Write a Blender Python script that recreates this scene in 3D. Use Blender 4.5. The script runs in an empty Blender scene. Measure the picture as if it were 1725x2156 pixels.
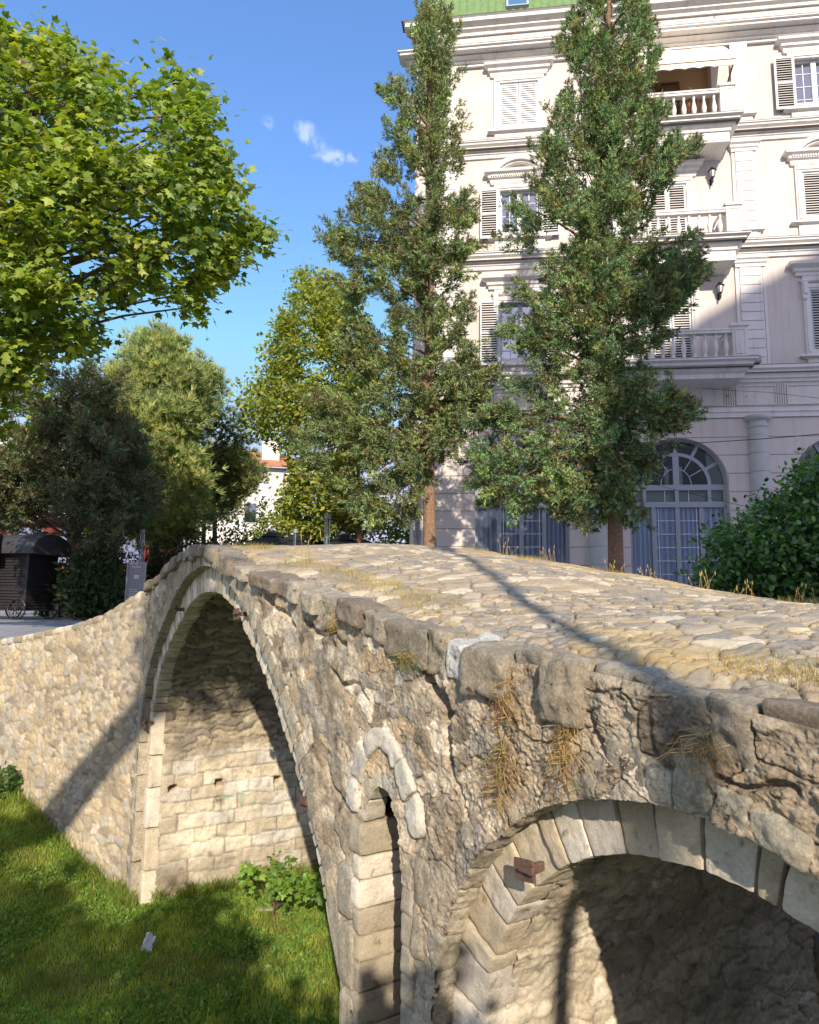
import bpy, math, random
import numpy as np
from math import radians, sin, cos, pi
sc = bpy.context.scene
col = sc.collection
rng = np.random.default_rng(7)
random.seed(7)

# ---------------------------------------------------------------- camera, sky, sun
EYE = 0.55
PITCH, ROLL, FPX = radians(7.9), radians(0.9), 1437.3
cam = bpy.data.objects.new('camera', bpy.data.cameras.new('camera'))
col.objects.link(cam); sc.camera = cam
cam.data.sensor_fit = 'VERTICAL'; cam.data.sensor_height = 36; cam.data.sensor_width = 28.8
cam.data.lens = 24.0; cam.data.clip_start = 0.05; cam.data.clip_end = 3000
def rotx(a): return np.array([[1, 0, 0], [0, cos(a), -sin(a)], [0, sin(a), cos(a)]])
def rotz(a): return np.array([[cos(a), -sin(a), 0], [sin(a), cos(a), 0], [0, 0, 1]])
CR = rotx(pi/2+PITCH) @ rotz(ROLL)
import mathutils
cam.matrix_world = mathutils.Matrix.Translation((0, 0, EYE)) @ mathutils.Matrix(CR.tolist()).to_4x4()

SUN_AZ, SUN_EL = radians(5.0), radians(28.0)
SUNV = np.array([sin(SUN_AZ)*cos(SUN_EL), -cos(SUN_AZ)*cos(SUN_EL), sin(SUN_EL)])   # towards the sun
sun = bpy.data.objects.new('sun', bpy.data.lights.new('sun', 'SUN')); col.objects.link(sun)
sun.data.energy = 4.8; sun.data.angle = radians(0.53); sun.data.color = (1.0, 0.88, 0.72)
sun.rotation_euler = mathutils.Vector(SUNV).to_track_quat('Z', 'Y').to_euler()
w = bpy.data.worlds.new('World'); sc.world = w; w.use_nodes = True
nt = w.node_tree; nt.nodes.clear()
def wn(t, **k):
    n = nt.nodes.new(t)
    for a, b in k.items(): setattr(n, a, b)
    return n
sky = wn('ShaderNodeTexSky', sky_type='NISHITA', sun_disc=False, sun_elevation=SUN_EL,
         sun_rotation=math.atan2(SUNV[0], SUNV[1]), air_density=1.0, dust_density=0.9, ozone_density=2.2)
bg = wn('ShaderNodeBackground'); bg.inputs['Strength'].default_value = 0.125
out = wn('ShaderNodeOutputWorld')
nt.links.new(bg.outputs[0], out.inputs[0])
def ray(x, y):   # viewing direction of a point of the photograph (1725 x 2156 grid)
    return CR @ np.array([(x-862.5)/FPX, -(y-1078)/FPX, -1.0])
def at(x, y, Y):
    d = ray(x, y); return d*(Y/d[1]) + np.array([0, 0, EYE])
def atz(x, y, z):
    d = ray(x, y); return d*((z-EYE)/d[2]) + np.array([0, 0, EYE])
# a few small wisps of cloud in the sky, fixed to directions of the sky itself
geo = wn('ShaderNodeTexCoord')
noi = wn('ShaderNodeTexNoise'); noi.inputs['Scale'].default_value = 38; noi.inputs['Detail'].default_value = 9; noi.inputs['Roughness'].default_value = .62
noi.inputs['Distortion'].default_value = .6
nt.links.new(geo.outputs['Generated'], noi.inputs['Vector'])
acc = None
def mth(op, a, b=None, c=None):
    n = nt.nodes.new('ShaderNodeMath'); n.operation = op
    for i, v in enumerate((a, b, c)):
        if v is None: continue
        if isinstance(v, (int, float)): n.inputs[i].default_value = v
        else: nt.links.new(v, n.inputs[i])
    return n.outputs[0]
for (px, py, r) in ((648, 280, .020), (668, 308, .022), (690, 325, .016), (712, 332, .015), (742, 334, .013), (630, 268, .012), (566, 258, .014)):
    d = ray(px, py); d = d/np.linalg.norm(d)
    vm = wn('ShaderNodeVectorMath', operation='DISTANCE'); vm.inputs[1].default_value = d.tolist()
    nt.links.new(geo.outputs['Generated'], vm.inputs[0])
    v = mth('MAXIMUM', mth('SUBTRACT', 1.0, mth('DIVIDE', vm.outputs['Value'], r*.75)), 0.0)
    if px == 566: v = mth('MULTIPLY', v, .55)
    acc = v if acc is None else mth('MAXIMUM', acc, v)
cm = mth('MULTIPLY', mth('SMOOTH_MIN', mth('MULTIPLY', acc, 1.8), 1.0, .2), mth('MULTIPLY', mth('MAXIMUM', mth('SUBTRACT', noi.outputs['Fac'], .40), 0.0), 4.5))
cm = mth('MULTIPLY', mth('MINIMUM', cm, .8), .58)
mx = wn('ShaderNodeMix', data_type='RGBA'); nt.links.new(cm, mx.inputs[0])
v1 = wn('ShaderNodeVectorMath', operation='MULTIPLY'); v1.inputs[1].default_value = (1.38, 1.76, 2.20); nt.links.new(sky.outputs[0], v1.inputs[0])
dt = wn('ShaderNodeVectorMath', operation='DOT_PRODUCT'); dt.inputs[1].default_value = SUNV.tolist(); nt.links.new(geo.outputs['Generated'], dt.inputs[0])
mr = wn('ShaderNodeMapRange'); mr.interpolation_type = 'SMOOTHSTEP'; mr.inputs[1].default_value = -.35; mr.inputs[2].default_value = .75; nt.links.new(dt.outputs['Value'], mr.inputs[0])
mg = wn('ShaderNodeMix', data_type='RGBA'); nt.links.new(mr.outputs[0], mg.inputs[0]); nt.links.new(v1.outputs[0], mg.inputs[6])
v3 = wn('ShaderNodeVectorMath', operation='MULTIPLY'); v3.inputs[1].default_value = (2.65, 2.55, 1.95); nt.links.new(v1.outputs[0], v3.inputs[0]); nt.links.new(v3.outputs[0], mg.inputs[7])
v2 = wn('ShaderNodeVectorMath', operation='MINIMUM'); v2.inputs[1].default_value = (5.0, 5.0, 7.0); nt.links.new(mg.outputs[2], v2.inputs[0])
nt.links.new(v2.outputs[0], mx.inputs[6])
mx.inputs[7].default_value = (6.6, 7.0, 7.6, 1)
nt.links.new(mx.outputs[2], bg.inputs[0])
sc.view_settings.view_transform = 'Standard'; sc.view_settings.look = 'None'
sc.view_settings.exposure = 0.30; sc.view_settings.gamma = 1.0; sc.view_settings.use_curve_mapping = False
sc.cycles.max_bounces = 6; sc.cycles.diffuse_bounces = 3; sc.cycles.transparent_max_bounces = 12

# ---------------------------------------------------------------- noise in numpy
def _h(i, j, k, seed):
    h = (i.astype(np.int64)*374761393 + j.astype(np.int64)*668265263 + k.astype(np.int64)*2147483647 + seed*974634777) & 0xffffffff
    h = ((h ^ (h >> 13))*1274126177) & 0xffffffff
    h = ((h ^ (h >> 16))*2246822519) & 0xffffffff
    h = h ^ (h >> 15)
    return (h & 0xffffff)/float(0xffffff)
def vn3(x, y, z, seed=0):
    i, j, k = np.floor(x), np.floor(y), np.floor(z); fx, fy, fz = x-i, y-j, z-k
    fx, fy, fz = (t*t*(3-2*t) for t in (fx, fy, fz)); r = 0
    for a in (0, 1):
        for b in (0, 1):
            for c in (0, 1):
                r = r + _h(i+a, j+b, k+c, seed)*(fx if a else 1-fx)*(fy if b else 1-fy)*(fz if c else 1-fz)
    return r*2-1
def vn2(x, y, seed=0):
    i, j = np.floor(x), np.floor(y); fx, fy = x-i, y-j
    fx, fy = (t*t*(3-2*t) for t in (fx, fy)); z0 = np.zeros_like(i); r = 0
    for a in (0, 1):
        for b in (0, 1):
            r = r + _h(i+a, j+b, z0, seed)*(fx if a else 1-fx)*(fy if b else 1-fy)
    return r*2-1
def fbm2(x, y, o=4, seed=0, g=.5):
    r, a = 0, 1.0
    for q in range(o):
        r = r + a*vn2(x*2**q*1.02+q*17.3, y*2**q*1.02+q*9.1, seed+q); a *= g
    return r
def ridge2(x, y, o=4, seed=0):
    r, a = 0, 1.0
    for q in range(o):
        r = r + a*(1-np.abs(vn2(x*2**q+q*7.7, y*2**q+q*3.1, seed+q))*2); a *= .5
    return r
def vor2(x, y, seed=0, jit=.85):
    i, j = np.floor(x), np.floor(y)
    f1 = np.full(x.shape, 9.0); f2 = np.full(x.shape, 9.0); idv = np.zeros(x.shape); z0 = np.zeros_like(i)
    for a in (-1, 0, 1):
        for b in (-1, 0, 1):
            ci, cj = i+a, j+b
            px = ci+.5+jit*(_h(ci, cj, z0, seed)-.5); py = cj+.5+jit*(_h(ci, cj, z0+1, seed)-.5)
            d = np.hypot(x-px, y-py); hid = _h(ci, cj, z0+2, seed)
            m = d < f1
            f2 = np.where(m, f1, np.minimum(f2, d)); idv = np.where(m, hid, idv); f1 = np.where(m, d, f1)
    return f1, f2, idv
def sstep(a, b, x):
    t = np.clip((x-a)/(b-a), 0, 1); return t*t*(3-2*t)
def brick(u, v, L, H, seed, jl=.35, jh=.0):
    """courses of blocks: returns distance to the nearest joint (m) and block id"""
    vv = v/H; row = np.floor(vv); fv = (vv-row)*H
    off = _h(row, row*0, row*0, seed)*L
    uu = (u+off)/L; c = np.floor(uu)
    b0 = c + jl*(_h(c, row, row*0, seed+1)-.5); b1 = c+1 + jl*(_h(c+1, row, row*0, seed+1)-.5)
    low = uu < b0; hi = uu >= b1
    cc = np.where(low, c-1, np.where(hi, c+1, c))
    b0 = cc + jl*(_h(cc, row, row*0, seed+1)-.5); b1 = cc+1 + jl*(_h(cc+1, row, row*0, seed+1)-.5)
    dj = np.minimum(np.minimum(uu-b0, b1-uu)*L, np.minimum(fv, H-fv))
    return dj, _h(cc, row, row*0+3, seed)

# ---------------------------------------------------------------- mesh builder
class MB:
    def __init__(s): s.v = []; s.f = []; s.c = []; s.n = 0
    def add(s, v, f, c=(.5, .5, .5)):
        v = np.asarray(v, float).reshape(-1, 3)
        c = np.asarray(c, float)
        if c.ndim == 1: c = np.tile(c, (len(v), 1))
        if isinstance(f, np.ndarray): s.f.append((f+s.n))
        else:
            by = {}
            for q in f: by.setdefault(len(q), []).append(q)
            for k, q in by.items(): s.f.append(np.array(q, np.int64)+s.n)
        s.v.append(v); s.c.append(c); s.n += len(v)
    def box(s, x0, y0, z0, x1, y1, z1, c=(.5, .5, .5)):
        if x0 > x1: x0, x1 = x1, x0
        if y0 > y1: y0, y1 = y1, y0
        if z0 > z1: z0, z1 = z1, z0
        v = [(x, y, z) for z in (z0, z1) for y in (y0, y1) for x in (x0, x1)]
        s.add(v, [(0, 2, 3, 1), (4, 5, 7, 6), (0, 1, 5, 4), (2, 6, 7, 3), (0, 4, 6, 2), (1, 3, 7, 5)], c)
    def tube(s, pts, rad, n=7, c=(.5, .5, .5), cap=True):
        pts = np.asarray(pts, float); m = len(pts)
        rad = np.broadcast_to(np.asarray(rad, float), (m,))
        t = np.gradient(pts, axis=0); t /= np.linalg.norm(t, axis=1)[:, None]+1e-9
        ref = np.array([0.31, .17, .93]) if abs(t[0][2]) < .9 else np.array([1., .1, 0])
        a = np.cross(t, ref); a /= np.linalg.norm(a, axis=1)[:, None]+1e-9; b = np.cross(t, a)
        an = np.arange(n)*2*pi/n
        v = pts[:, None] + rad[:, None, None]*(np.cos(an)[None, :, None]*a[:, None]+np.sin(an)[None, :, None]*b[:, None])
        i = np.arange(m-1)[:, None]*n; j = np.arange(n)[None]; j2 = (j+1) % n
        f = np.stack([i+j, i+n+j, i+n+j2, i+j2], -1).reshape(-1, 4)
        s.add(v.reshape(-1, 3), f, c)
        if cap:
            s.add(v[0], [tuple(range(n))], c); s.add(v[-1], [tuple(range(n))[::-1]], c)
    def lathe(s, prof, o=(0, 0, 0), n=12, c=(.5, .5, .5), a0=0, a1=2*pi):
        prof = np.asarray(prof, float); full = abs(a1-a0-2*pi) < 1e-6
        an = a0+(a1-a0)*np.arange(n if full else n+1)/n; k = len(an)
        v = np.stack([o[0]+prof[:, None, 0]*np.cos(an), o[1]+prof[:, None, 0]*np.sin(an), o[2]+prof[:, None, 1]+0*an], -1)
        i = np.arange(len(prof)-1)[:, None]*k; j = np.arange(n)[None]; j2 = (j+1) % k
        f = np.stack([i+j, i+j2, i+k+j2, i+k+j], -1).reshape(-1, 4)
        s.add(v.reshape(-1, 3), f, c)
    def grid(s, P, c=(.5, .5, .5), mask=None, flip=False):
        a, b = P.shape[:2]
        idx = np.arange(a*b).reshape(a, b)
        f = np.stack([idx[:-1, :-1], idx[1:, :-1], idx[1:, 1:], idx[:-1, 1:]], -1)
        if flip: f = f[..., ::-1]
        f = f.reshape(-1, 4)
        if mask is not None: f = f[mask.reshape(-1)]
        c = np.asarray(c, float)
        if c.ndim == 3: c = c.reshape(-1, 3)
        s.add(P.reshape(-1, 3), f, c)
    def build(s, name, mat, parent=None, smooth=False, label=None, world=True):
        me = bpy.data.meshes.new(name)
        v = np.concatenate(s.v).astype(np.float32); c = np.concatenate(s.c)
        if parent is not None and world: v = v-np.array(parent.location, np.float32)
        loops = np.concatenate([f.reshape(-1) for f in s.f]).astype(np.int32)
        sz = np.concatenate([np.full(len(f), f.shape[1]) for f in s.f]).astype(np.int32)
        st = np.concatenate([[0], np.cumsum(sz)[:-1]]).astype(np.int32)
        me.vertices.add(len(v)); me.vertices.foreach_set('co', v.reshape(-1))
        me.loops.add(len(loops)); me.loops.foreach_set('vertex_index', loops)
        me.polygons.add(len(sz)); me.polygons.foreach_set('loop_start', st)
        me.update(calc_edges=True)
        at_ = me.color_attributes.new('Col', 'FLOAT_COLOR', 'POINT')
        at_.data.foreach_set('color', np.concatenate([c, np.ones((len(c), 1))], 1).astype(np.float32).reshape(-1))
        me.polygons.foreach_set('use_smooth', np.full(len(sz), bool(smooth)))
        me.materials.append(mat)
        o = bpy.data.objects.new(name, me); col.objects.link(o)
        if parent is not None: o.parent = parent
        if label: o['label'] = label
        return o
def tag(o, label=None, cat=None, group=None, kind=None):
    if label: o['label'] = label
    if cat: o['category'] = cat
    if group: o['group'] = group
    if kind: o['kind'] = kind
    return o
def empty(name, loc, rz=0, **k):
    o = bpy.data.objects.new(name, None); col.objects.link(o); o.empty_display_size = .2
    o.location = [float(q) for q in loc]; o.rotation_euler = (0, 0, rz)
    return tag(o, **k)
def copy_thing(src, loc, rz=0, label=None):
    def rec(o, p):
        c = o.copy(); col.objects.link(c)
        if p is not None: c.parent = p
        for ch in [q for q in bpy.data.objects if q.parent == o]: rec(ch, c)
        return c
    r = rec(src, None); r.location = [float(q) for q in loc]; r.rotation_euler = (0, 0, rz)
    if label: r['label'] = label
    return r

# ---------------------------------------------------------------- materials
def newmat(name):
    m = bpy.data.materials.new(name); m.use_nodes = True; t = m.node_tree; t.nodes.clear()
    o = t.nodes.new('ShaderNodeOutputMaterial'); return m, t, o
def surf(name, base=(.5, .5, .5), vcol=False, rough=.9, noise=None, bump=None, metal=0, spec=.3, mix2=None, streak=None):
    """principled surface; noise=(scale,low,high) multiplies the colour, bump=(scale,dist), mix2=(scale,colour,threshold)"""
    m, t, o = newmat(name); N = t.nodes.new; L = t.links.new
    p = N('ShaderNodeBsdfPrincipled'); L(p.outputs[0], o.inputs[0])
    p.inputs['Roughness'].default_value = rough; p.inputs['Metallic'].default_value = metal
    p.inputs['Specular IOR Level'].default_value = spec
    tc = N('ShaderNodeTexCoord')
    if vcol:
        a = N('ShaderNodeVertexColor'); a.layer_name = 'Col'; c = a.outputs[0]
    else:
        a = N('ShaderNodeRGB'); a.outputs[0].default_value = (*base, 1); c = a.outputs[0]
    def nz(scale, det=6, ro=.6):
        n = N('ShaderNodeTexNoise'); n.inputs['Scale'].default_value = scale; n.inputs['Detail'].default_value = det
        n.inputs['Roughness'].default_value = ro; L(tc.outputs['Object'], n.inputs['Vector']); return n.outputs['Fac']
    if mix2:
        for (s_, c2, th, wd) in mix2:
            r = N('ShaderNodeMapRange'); r.inputs[1].default_value = th; r.inputs[2].default_value = th+wd; L(nz(s_, 8, .65), r.inputs[0])
            x = N('ShaderNodeMix'); x.data_type = 'RGBA'; L(r.outputs[0], x.inputs[0]); L(c, x.inputs[6]); x.inputs[7].default_value = (*c2, 1); c = x.outputs[2]
    if streak:
        mp = N('ShaderNodeMapping'); mp.inputs['Scale'].default_value = (3.2, 3.2, .22); L(tc.outputs['Object'], mp.inputs[0])
        n = N('ShaderNodeTexNoise'); n.inputs['Scale'].default_value = 1.6; n.inputs['Detail'].default_value = 7; n.inputs['Roughness'].default_value = .65; L(mp.outputs[0], n.inputs['Vector'])
        r = N('ShaderNodeMapRange'); r.inputs[1].default_value = .52; r.inputs[2].default_value = .72; r.inputs[4].default_value = streak[1]; L(n.outputs['Fac'], r.inputs[0])
        x = N('ShaderNodeMix'); x.data_type = 'RGBA'; L(r.outputs[0], x.inputs[0]); L(c, x.inputs[6]); x.inputs[7].default_value = (*streak[0], 1); c = x.outputs[2]
    if noise:
        for (s_, lo, hi) in noise:
            r = N('ShaderNodeMapRange'); r.inputs[1].default_value = .3; r.inputs[2].default_value = .7
            r.inputs[3].default_value = lo; r.inputs[4].default_value = hi; L(nz(s_), r.inputs[0])
            x = N('ShaderNodeVectorMath'); x.operation = 'SCALE'; L(c, x.inputs[0]); L(r.outputs[0], x.inputs['Scale']); c = x.outputs[0]
    L(c, p.inputs['Base Color'])
    if bump:
        prev = None
        for (s_, d_) in bump:
            b = N('ShaderNodeBump'); b.inputs['Distance'].default_value = d_; b.inputs['Strength'].default_value = 1.0
            L(nz(s_, 10, .7), b.inputs['Height'])
            if prev: L(prev, b.inputs['Normal'])
            prev = b.outputs[0]
        L(prev, p.inputs['Normal'])
    return m
def foliage(name, transl=.35, rough=.55, spec=.35, tint=(1.25, 1.3, .55)):
    m, t, o = newmat(name); N = t.nodes.new; L = t.links.new
    a = N('ShaderNodeVertexColor'); a.layer_name = 'Col'
    p = N('ShaderNodeBsdfPrincipled'); p.inputs['Roughness'].default_value = rough; p.inputs['Specular IOR Level'].default_value = spec
    L(a.outputs[0], p.inputs['Base Color'])
    tr = N('ShaderNodeBsdfTranslucent'); v = N('ShaderNodeVectorMath'); v.operation = 'MULTIPLY'; v.inputs[1].default_value = tint
    L(a.outputs[0], v.inputs[0]); L(v.outputs[0], tr.inputs[0])
    x = N('ShaderNodeMixShader'); x.inputs[0].default_value = transl; L(p.outputs[0], x.inputs[1]); L(tr.outputs[0], x.inputs[2]); L(x.outputs[0], o.inputs[0])
    return m
def glassmat(name, tint=(.6, .65, .7), refl=.25, rough=.03):
    m, t, o = newmat(name); N = t.nodes.new; L = t.links.new
    tr = N('ShaderNodeBsdfTransparent'); tr.inputs[0].default_value = (*tint, 1)
    g = N('ShaderNodeBsdfGlossy'); g.inputs['Roughness'].default_value = rough; g.inputs[0].default_value = (1, 1, 1, 1)
    fr = N('ShaderNodeFresnel'); fr.inputs[0].default_value = 1.5
    ad = N('ShaderNodeMath'); ad.operation = 'ADD'; L(fr.outputs[0], ad.inputs[0]); ad.inputs[1].default_value = refl
    x = N('ShaderNodeMixShader'); L(ad.outputs[0], x.inputs[0]); L(tr.outputs[0], x.inputs[1]); L(g.outputs[0], x.inputs[2]); L(x.outputs[0], o.inputs[0])
    return m
LICH = (4.5, (.50, .48, .43), .60, .10)
M = {}
M['rubble'] = surf('rubble_stone', vcol=True, noise=[(60, .66, 1.3), (14, .75, 1.2)], bump=[(22, .018), (110, .008)],
                   mix2=[(9, (.50, .46, .38), .62, .08), (13, (.10, .075, .045), .61, .06), (3.2, (.30, .18, .07), .66, .10), (24, (.62, .58, .50), .66, .05), (19, (.05, .04, .03), .67, .04)])
M['dressed'] = surf('dressed_stone', vcol=True, noise=[(60, .84, 1.12), (8, .82, 1.14)], bump=[(30, .012), (130, .005)],
                    mix2=[(12, (.24, .20, .13), .60, .12), (30, (.14, .12, .09), .68, .05), (3.0, (.36, .26, .15), .62, .12)])
M['vault'] = surf('vault_stone', vcol=True, noise=[(45, .8, 1.15), (5, .72, 1.2)], bump=[(16, .014), (90, .004)],
                  mix2=[(4, (.20, .16, .10), .58, .14), (20, (.50, .44, .33), .66, .06)])
M['wing'] = surf('wing_wall_stone', vcol=True, noise=[(50, .84, 1.14), (6, .84, 1.12)], bump=[(30, .010), (120, .004)],
                 mix2=[(10, (.60, .57, .50), .64, .08), (5, (.40, .27, .13), .68, .08), (2.3, (.20, .19, .17), .66, .10)])
M['paving'] = surf('paving_stone', vcol=True, noise=[(60, .85, 1.12), (6, .8, 1.15)], bump=[(45, .006), (160, .002)],
                   mix2=[(22, (.60, .55, .47), .66, .07), (26, (.16, .14, .12), .68, .05), (2.8, (.40, .30, .16), .64, .12)])
M['mass'] = surf('inner_fill', (.22, .18, .13), bump=[(10, .02)])
M['rust'] = surf('rusty_iron', (.13, .072, .055), rough=.75, noise=[(40, .7, 1.3)], bump=[(60, .003)], spec=.4)
M['soil'] = surf('soil_and_turf', (.12, .17, .03), noise=[(3, .6, 1.3), (40, .7, 1.3)], bump=[(25, .03)], mix2=[(1.6, (.10, .075, .04), .62, .06)])
M['plaza'] = surf('plaza_paving', (.27, .27, .29), noise=[(30, .85, 1.1), (.8, .8, 1.15)], bump=[(60, .004)], mix2=[(3, (.16, .15, .15), .6, .1)])
M['grass'] = foliage('grass_blades', .45, .6, .25, (1.2, 1.25, .5))
M['straw'] = foliage('dry_straw', .35, .8, .15, (1.1, 1.05, .8))
M['planeleaf'] = foliage('plane_leaves', .42, .45, .4, (1.35, 1.3, .35))
M['cypress'] = foliage('cypress_sprays', .2, .7, .2, (1.2, 1.2, .6))
M['pine'] = foliage('pine_needles', .25, .6, .25)
M['leaf'] = foliage('small_leaves', .42, .5, .35, (1.3, 1.3, .4))
M['laurel'] = foliage('glossy_leaves', .22, .32, .5, (1.2, 1.4, .4))
M['bark'] = surf('bark', (.17, .12, .085), rough=.95, noise=[(18, .6, 1.3)], bump=[(28, .03)])
M['barkred'] = surf('cypress_bark', (.30, .19, .125), rough=.95, noise=[(25, .6, 1.3)], bump=[(35, .025)])
M['plaster'] = surf('painted_plaster', (.645, .58, .535), rough=.85, streak=((.40, .36, .33), .45), noise=[(1.2, .94, 1.04), (14, .97, 1.03)], bump=[(60, .002)])
M['trim'] = surf('white_trim', (.745, .715, .685), rough=.8, streak=((.42, .385, .35), .5), noise=[(2.5, .93, 1.03)], mix2=[(1.4, (.62, .58, .53), .66, .10), (7, (.42, .38, .33), .72, .04)], bump=[(40, .0015)])
M['trim_worn'] = surf('worn_trim', (.69, .65, .60), rough=.8, streak=((.38, .35, .32), .5), noise=[(2.5, .9, 1.03)], mix2=[(5, (.35, .31, .27), .63, .03)], bump=[(40, .002)])
M['greyframe'] = surf('grey_painted_frame', (.40, .44, .49), rough=.45, spec=.5)
M['whiteframe'] = surf('white_painted_frame', (.74, .76, .78), rough=.45, spec=.5)
M['louvre'] = surf('louvre_paint', (.62, .60, .57), rough=.55)
M['louvre_white'] = surf('white_louvre_paint', (.80, .82, .83), rough=.5)
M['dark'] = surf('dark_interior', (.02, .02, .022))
M['brown'] = surf('brown_stained_wood', (.16, .085, .04), rough=.6, noise=[(12, .8, 1.15)])
M['curtain'] = surf('curtain_cloth', vcol=True, rough=.9, spec=.1)
M['glass'] = glassmat('window_glass', (.86, .9, .95), .05)
M['skyglass'] = glassmat('reflecting_glass', (.45, .52, .6), .42)
M['panelglass'] = glassmat('sign_glass', (.62, .68, .68), .05, .12)
M['awning'] = surf('awning_canvas', (.78, .70, .56), rough=.9, noise=[(3, .95, 1.03)])
M['rooftile'] = surf('green_roof_tiles', (.17, .27, .10), rough=.6, noise=[(9, .75, 1.2)])
M['redtile'] = surf('red_roof_tiles', (.50, .20, .10), rough=.8, noise=[(4, .8, 1.15)])
M['blackmetal'] = surf('black_metal', (.022, .022, .024), rough=.5, spec=.5, noise=[(20, .8, 1.2)])
M['blackwood'] = surf('black_slats', (.030, .027, .026), rough=.6, noise=[(20, .7, 1.3)])
M['greymetal'] = surf('grey_metal', (.28, .29, .30), rough=.45, metal=.4, spec=.5)
M['canvas'] = surf('black_canvas', (.022, .022, .026), rough=.8)
M['concrete'] = surf('concrete_block', (.34, .32, .29), rough=.95, noise=[(12, .8, 1.15)], bump=[(50, .004)])
M['whitewall'] = surf('white_house_wall', (.78, .75, .70), noise=[(2, .93, 1.03)])
M['redwall'] = surf('red_shopfront', (.14, .018, .016), rough=.6)
M['wire'] = surf('cable_sheath', (.03, .03, .032), rough=.6)
M['paper'] = surf('white_paper', (.75, .76, .80), rough=.9)
M['lampglass'] = surf('frosted_lamp_glass', (.62, .66, .66), rough=.25, spec=.6)
M['rock'] = surf('grey_rock', (.33, .32, .30), noise=[(20, .75, 1.2)], bump=[(25, .01)])
M['terracotta'] = surf('terracotta', (.32, .15, .08), rough=.8)

# ================================================================ THE BRIDGE
TH = radians(57)
CC = at(432, 1190, 7.6); CC[2] = 0
DV = np.array([cos(TH), -sin(TH), 0]); NV = np.array([sin(TH), cos(TH), 0])
def BW(s, t, z):      # bridge coordinates (along the wall, into the bridge, up) to world
    s, t, z = np.broadcast_arrays(np.asarray(s, float), np.asarray(t, float), np.asarray(z, float))
    return np.stack([CC[0]+DV[0]*s+NV[0]*t, CC[1]+DV[1]*s+NV[1]*t, z], -1)
WID = 3.35
TOPS = np.array([[-9, .10], [-8.05, .16], [-4.73, .43], [-3.1, .72], [-2.54, .82], [-1.7, 1.03], [-.95, 1.15], [-.3, 1.2], [0.1, 1.19], [.76, 1.03], [1.35, .88], [1.83, .83], [2.65, .68], [3.44, .56], [4.0, .44], [4.8, .345], [5.6, .31], [6.1, .26], [6.5, .21], [9.6, .05]])
def ztop(s): return np.interp(s, TOPS[:, 0], TOPS[:, 1])
# openings, as intrados curves
MAINO = np.array([[-2.50, -3.9], [-2.53, -2.6], [-2.57, -1.6], [-2.60, -1.0], [-2.50, -.62], [-2.24, -.2], [-1.98, .06], [-1.67, .30], [-1.33, .56], [-.93, .78], [-.5, .925], [0, .98], [.38, .93], [.78, .80], [1.36, .49], [1.84, .16], [2.26, -.20], [2.62, -.55], [3.0, -1.04], [3.29, -1.54], [3.5, -2.0], [3.62, -2.6], [3.68, -3.9]])
MAINI = np.array([[-2.40, -3.9], [-2.42, -2.6], [-2.44, -1.6], [-2.45, -1.0], [-2.34, -.62], [-2.06, -.22], [-1.80, .0], [-1.52, .19], [-1.22, .37], [-.88, .56], [-.5, .66], [-.1, .695], [.30, .64], [.68, .53], [1.15, .25], [1.60, -.07], [2.02, -.42], [2.40, -.76], [2.76, -1.2], [3.05, -1.66], [3.27, -2.1], [3.40, -2.66], [3.46, -3.9]])
def circ(cx, cz, r, leg, n=40):
    a = np.linspace(pi, 0, n); c = np.stack([cx+r*np.cos(a), cz+r*np.sin(a)], 1)
    return np.concatenate([[[cx-r, leg]], c, [[cx+r, leg]]])
A2O = circ(5.96, -1.66, 1.50, -3.9); A2I = circ(5.96, -1.66, 1.27, -3.9)
NICO = np.array([[3.62, -.75], [3.64, -.60], [3.70, -.46], [3.78, -.37], [3.88, -.30], [3.98, -.33], [4.08, -.44], [4.18, -.58], [4.27, -.74]])
NICI = np.array([[3.68, -4.0], [3.68, -.80], [3.71, -.70], [3.78, -.60], [3.86, -.54], [3.95, -.555], [4.03, -.62], [4.11, -.74], [4.15, -.88], [4.16, -4.0]])
def resample(C, n=None, step=None):
    L = np.concatenate([[0], np.cumsum(np.hypot(*np.diff(C, axis=0).T))])
    # smooth by dense interpolation and averaging
    m = 400; u = np.linspace(0, L[-1], m); P = np.stack([np.interp(u, L, C[:, 0]), np.interp(u, L, C[:, 1])], 1)
    k = 9; Q = P.copy()
    for i in range(m):
        a, b = max(0, i-k), min(m, i+k+1); w_ = min(i-a, b-1-i); Q[i] = P[i-w_:i+w_+1].mean(0)
    L = np.concatenate([[0], np.cumsum(np.hypot(*np.diff(Q, axis=0).T))])
    n = n or int(L[-1]/step)+2; u = np.linspace(0, L[-1], n)
    return np.stack([np.interp(u, L, Q[:, 0]), np.interp(u, L, Q[:, 1])], 1), L[-1]
def inside(C, s, z):
    """point in the opening bounded by curve C and the ground"""
    r = np.zeros(s.shape, bool)
    n = len(C); P = np.concatenate([C, [[C[-1, 0], -6], [C[0, 0], -6]]]); n = len(P)
    j = n-1
    for i in range(n):
        xi, yi, xj, yj = P[i, 0], P[i, 1], P[j, 0], P[j, 1]
        c = ((yi > z) != (yj > z)) & (s < (xj-xi)*(z-yi)/(yj-yi+1e-12)+xi)
        r ^= c; j = i
    return r
MAINOs = resample(MAINO, 120)[0]; A2Os = resample(A2O, 120)[0]
def lerpc(pal, h):
    pal = np.array(pal); k = np.minimum((h*len(pal)).astype(int), len(pal)-1); return pal[k]
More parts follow.
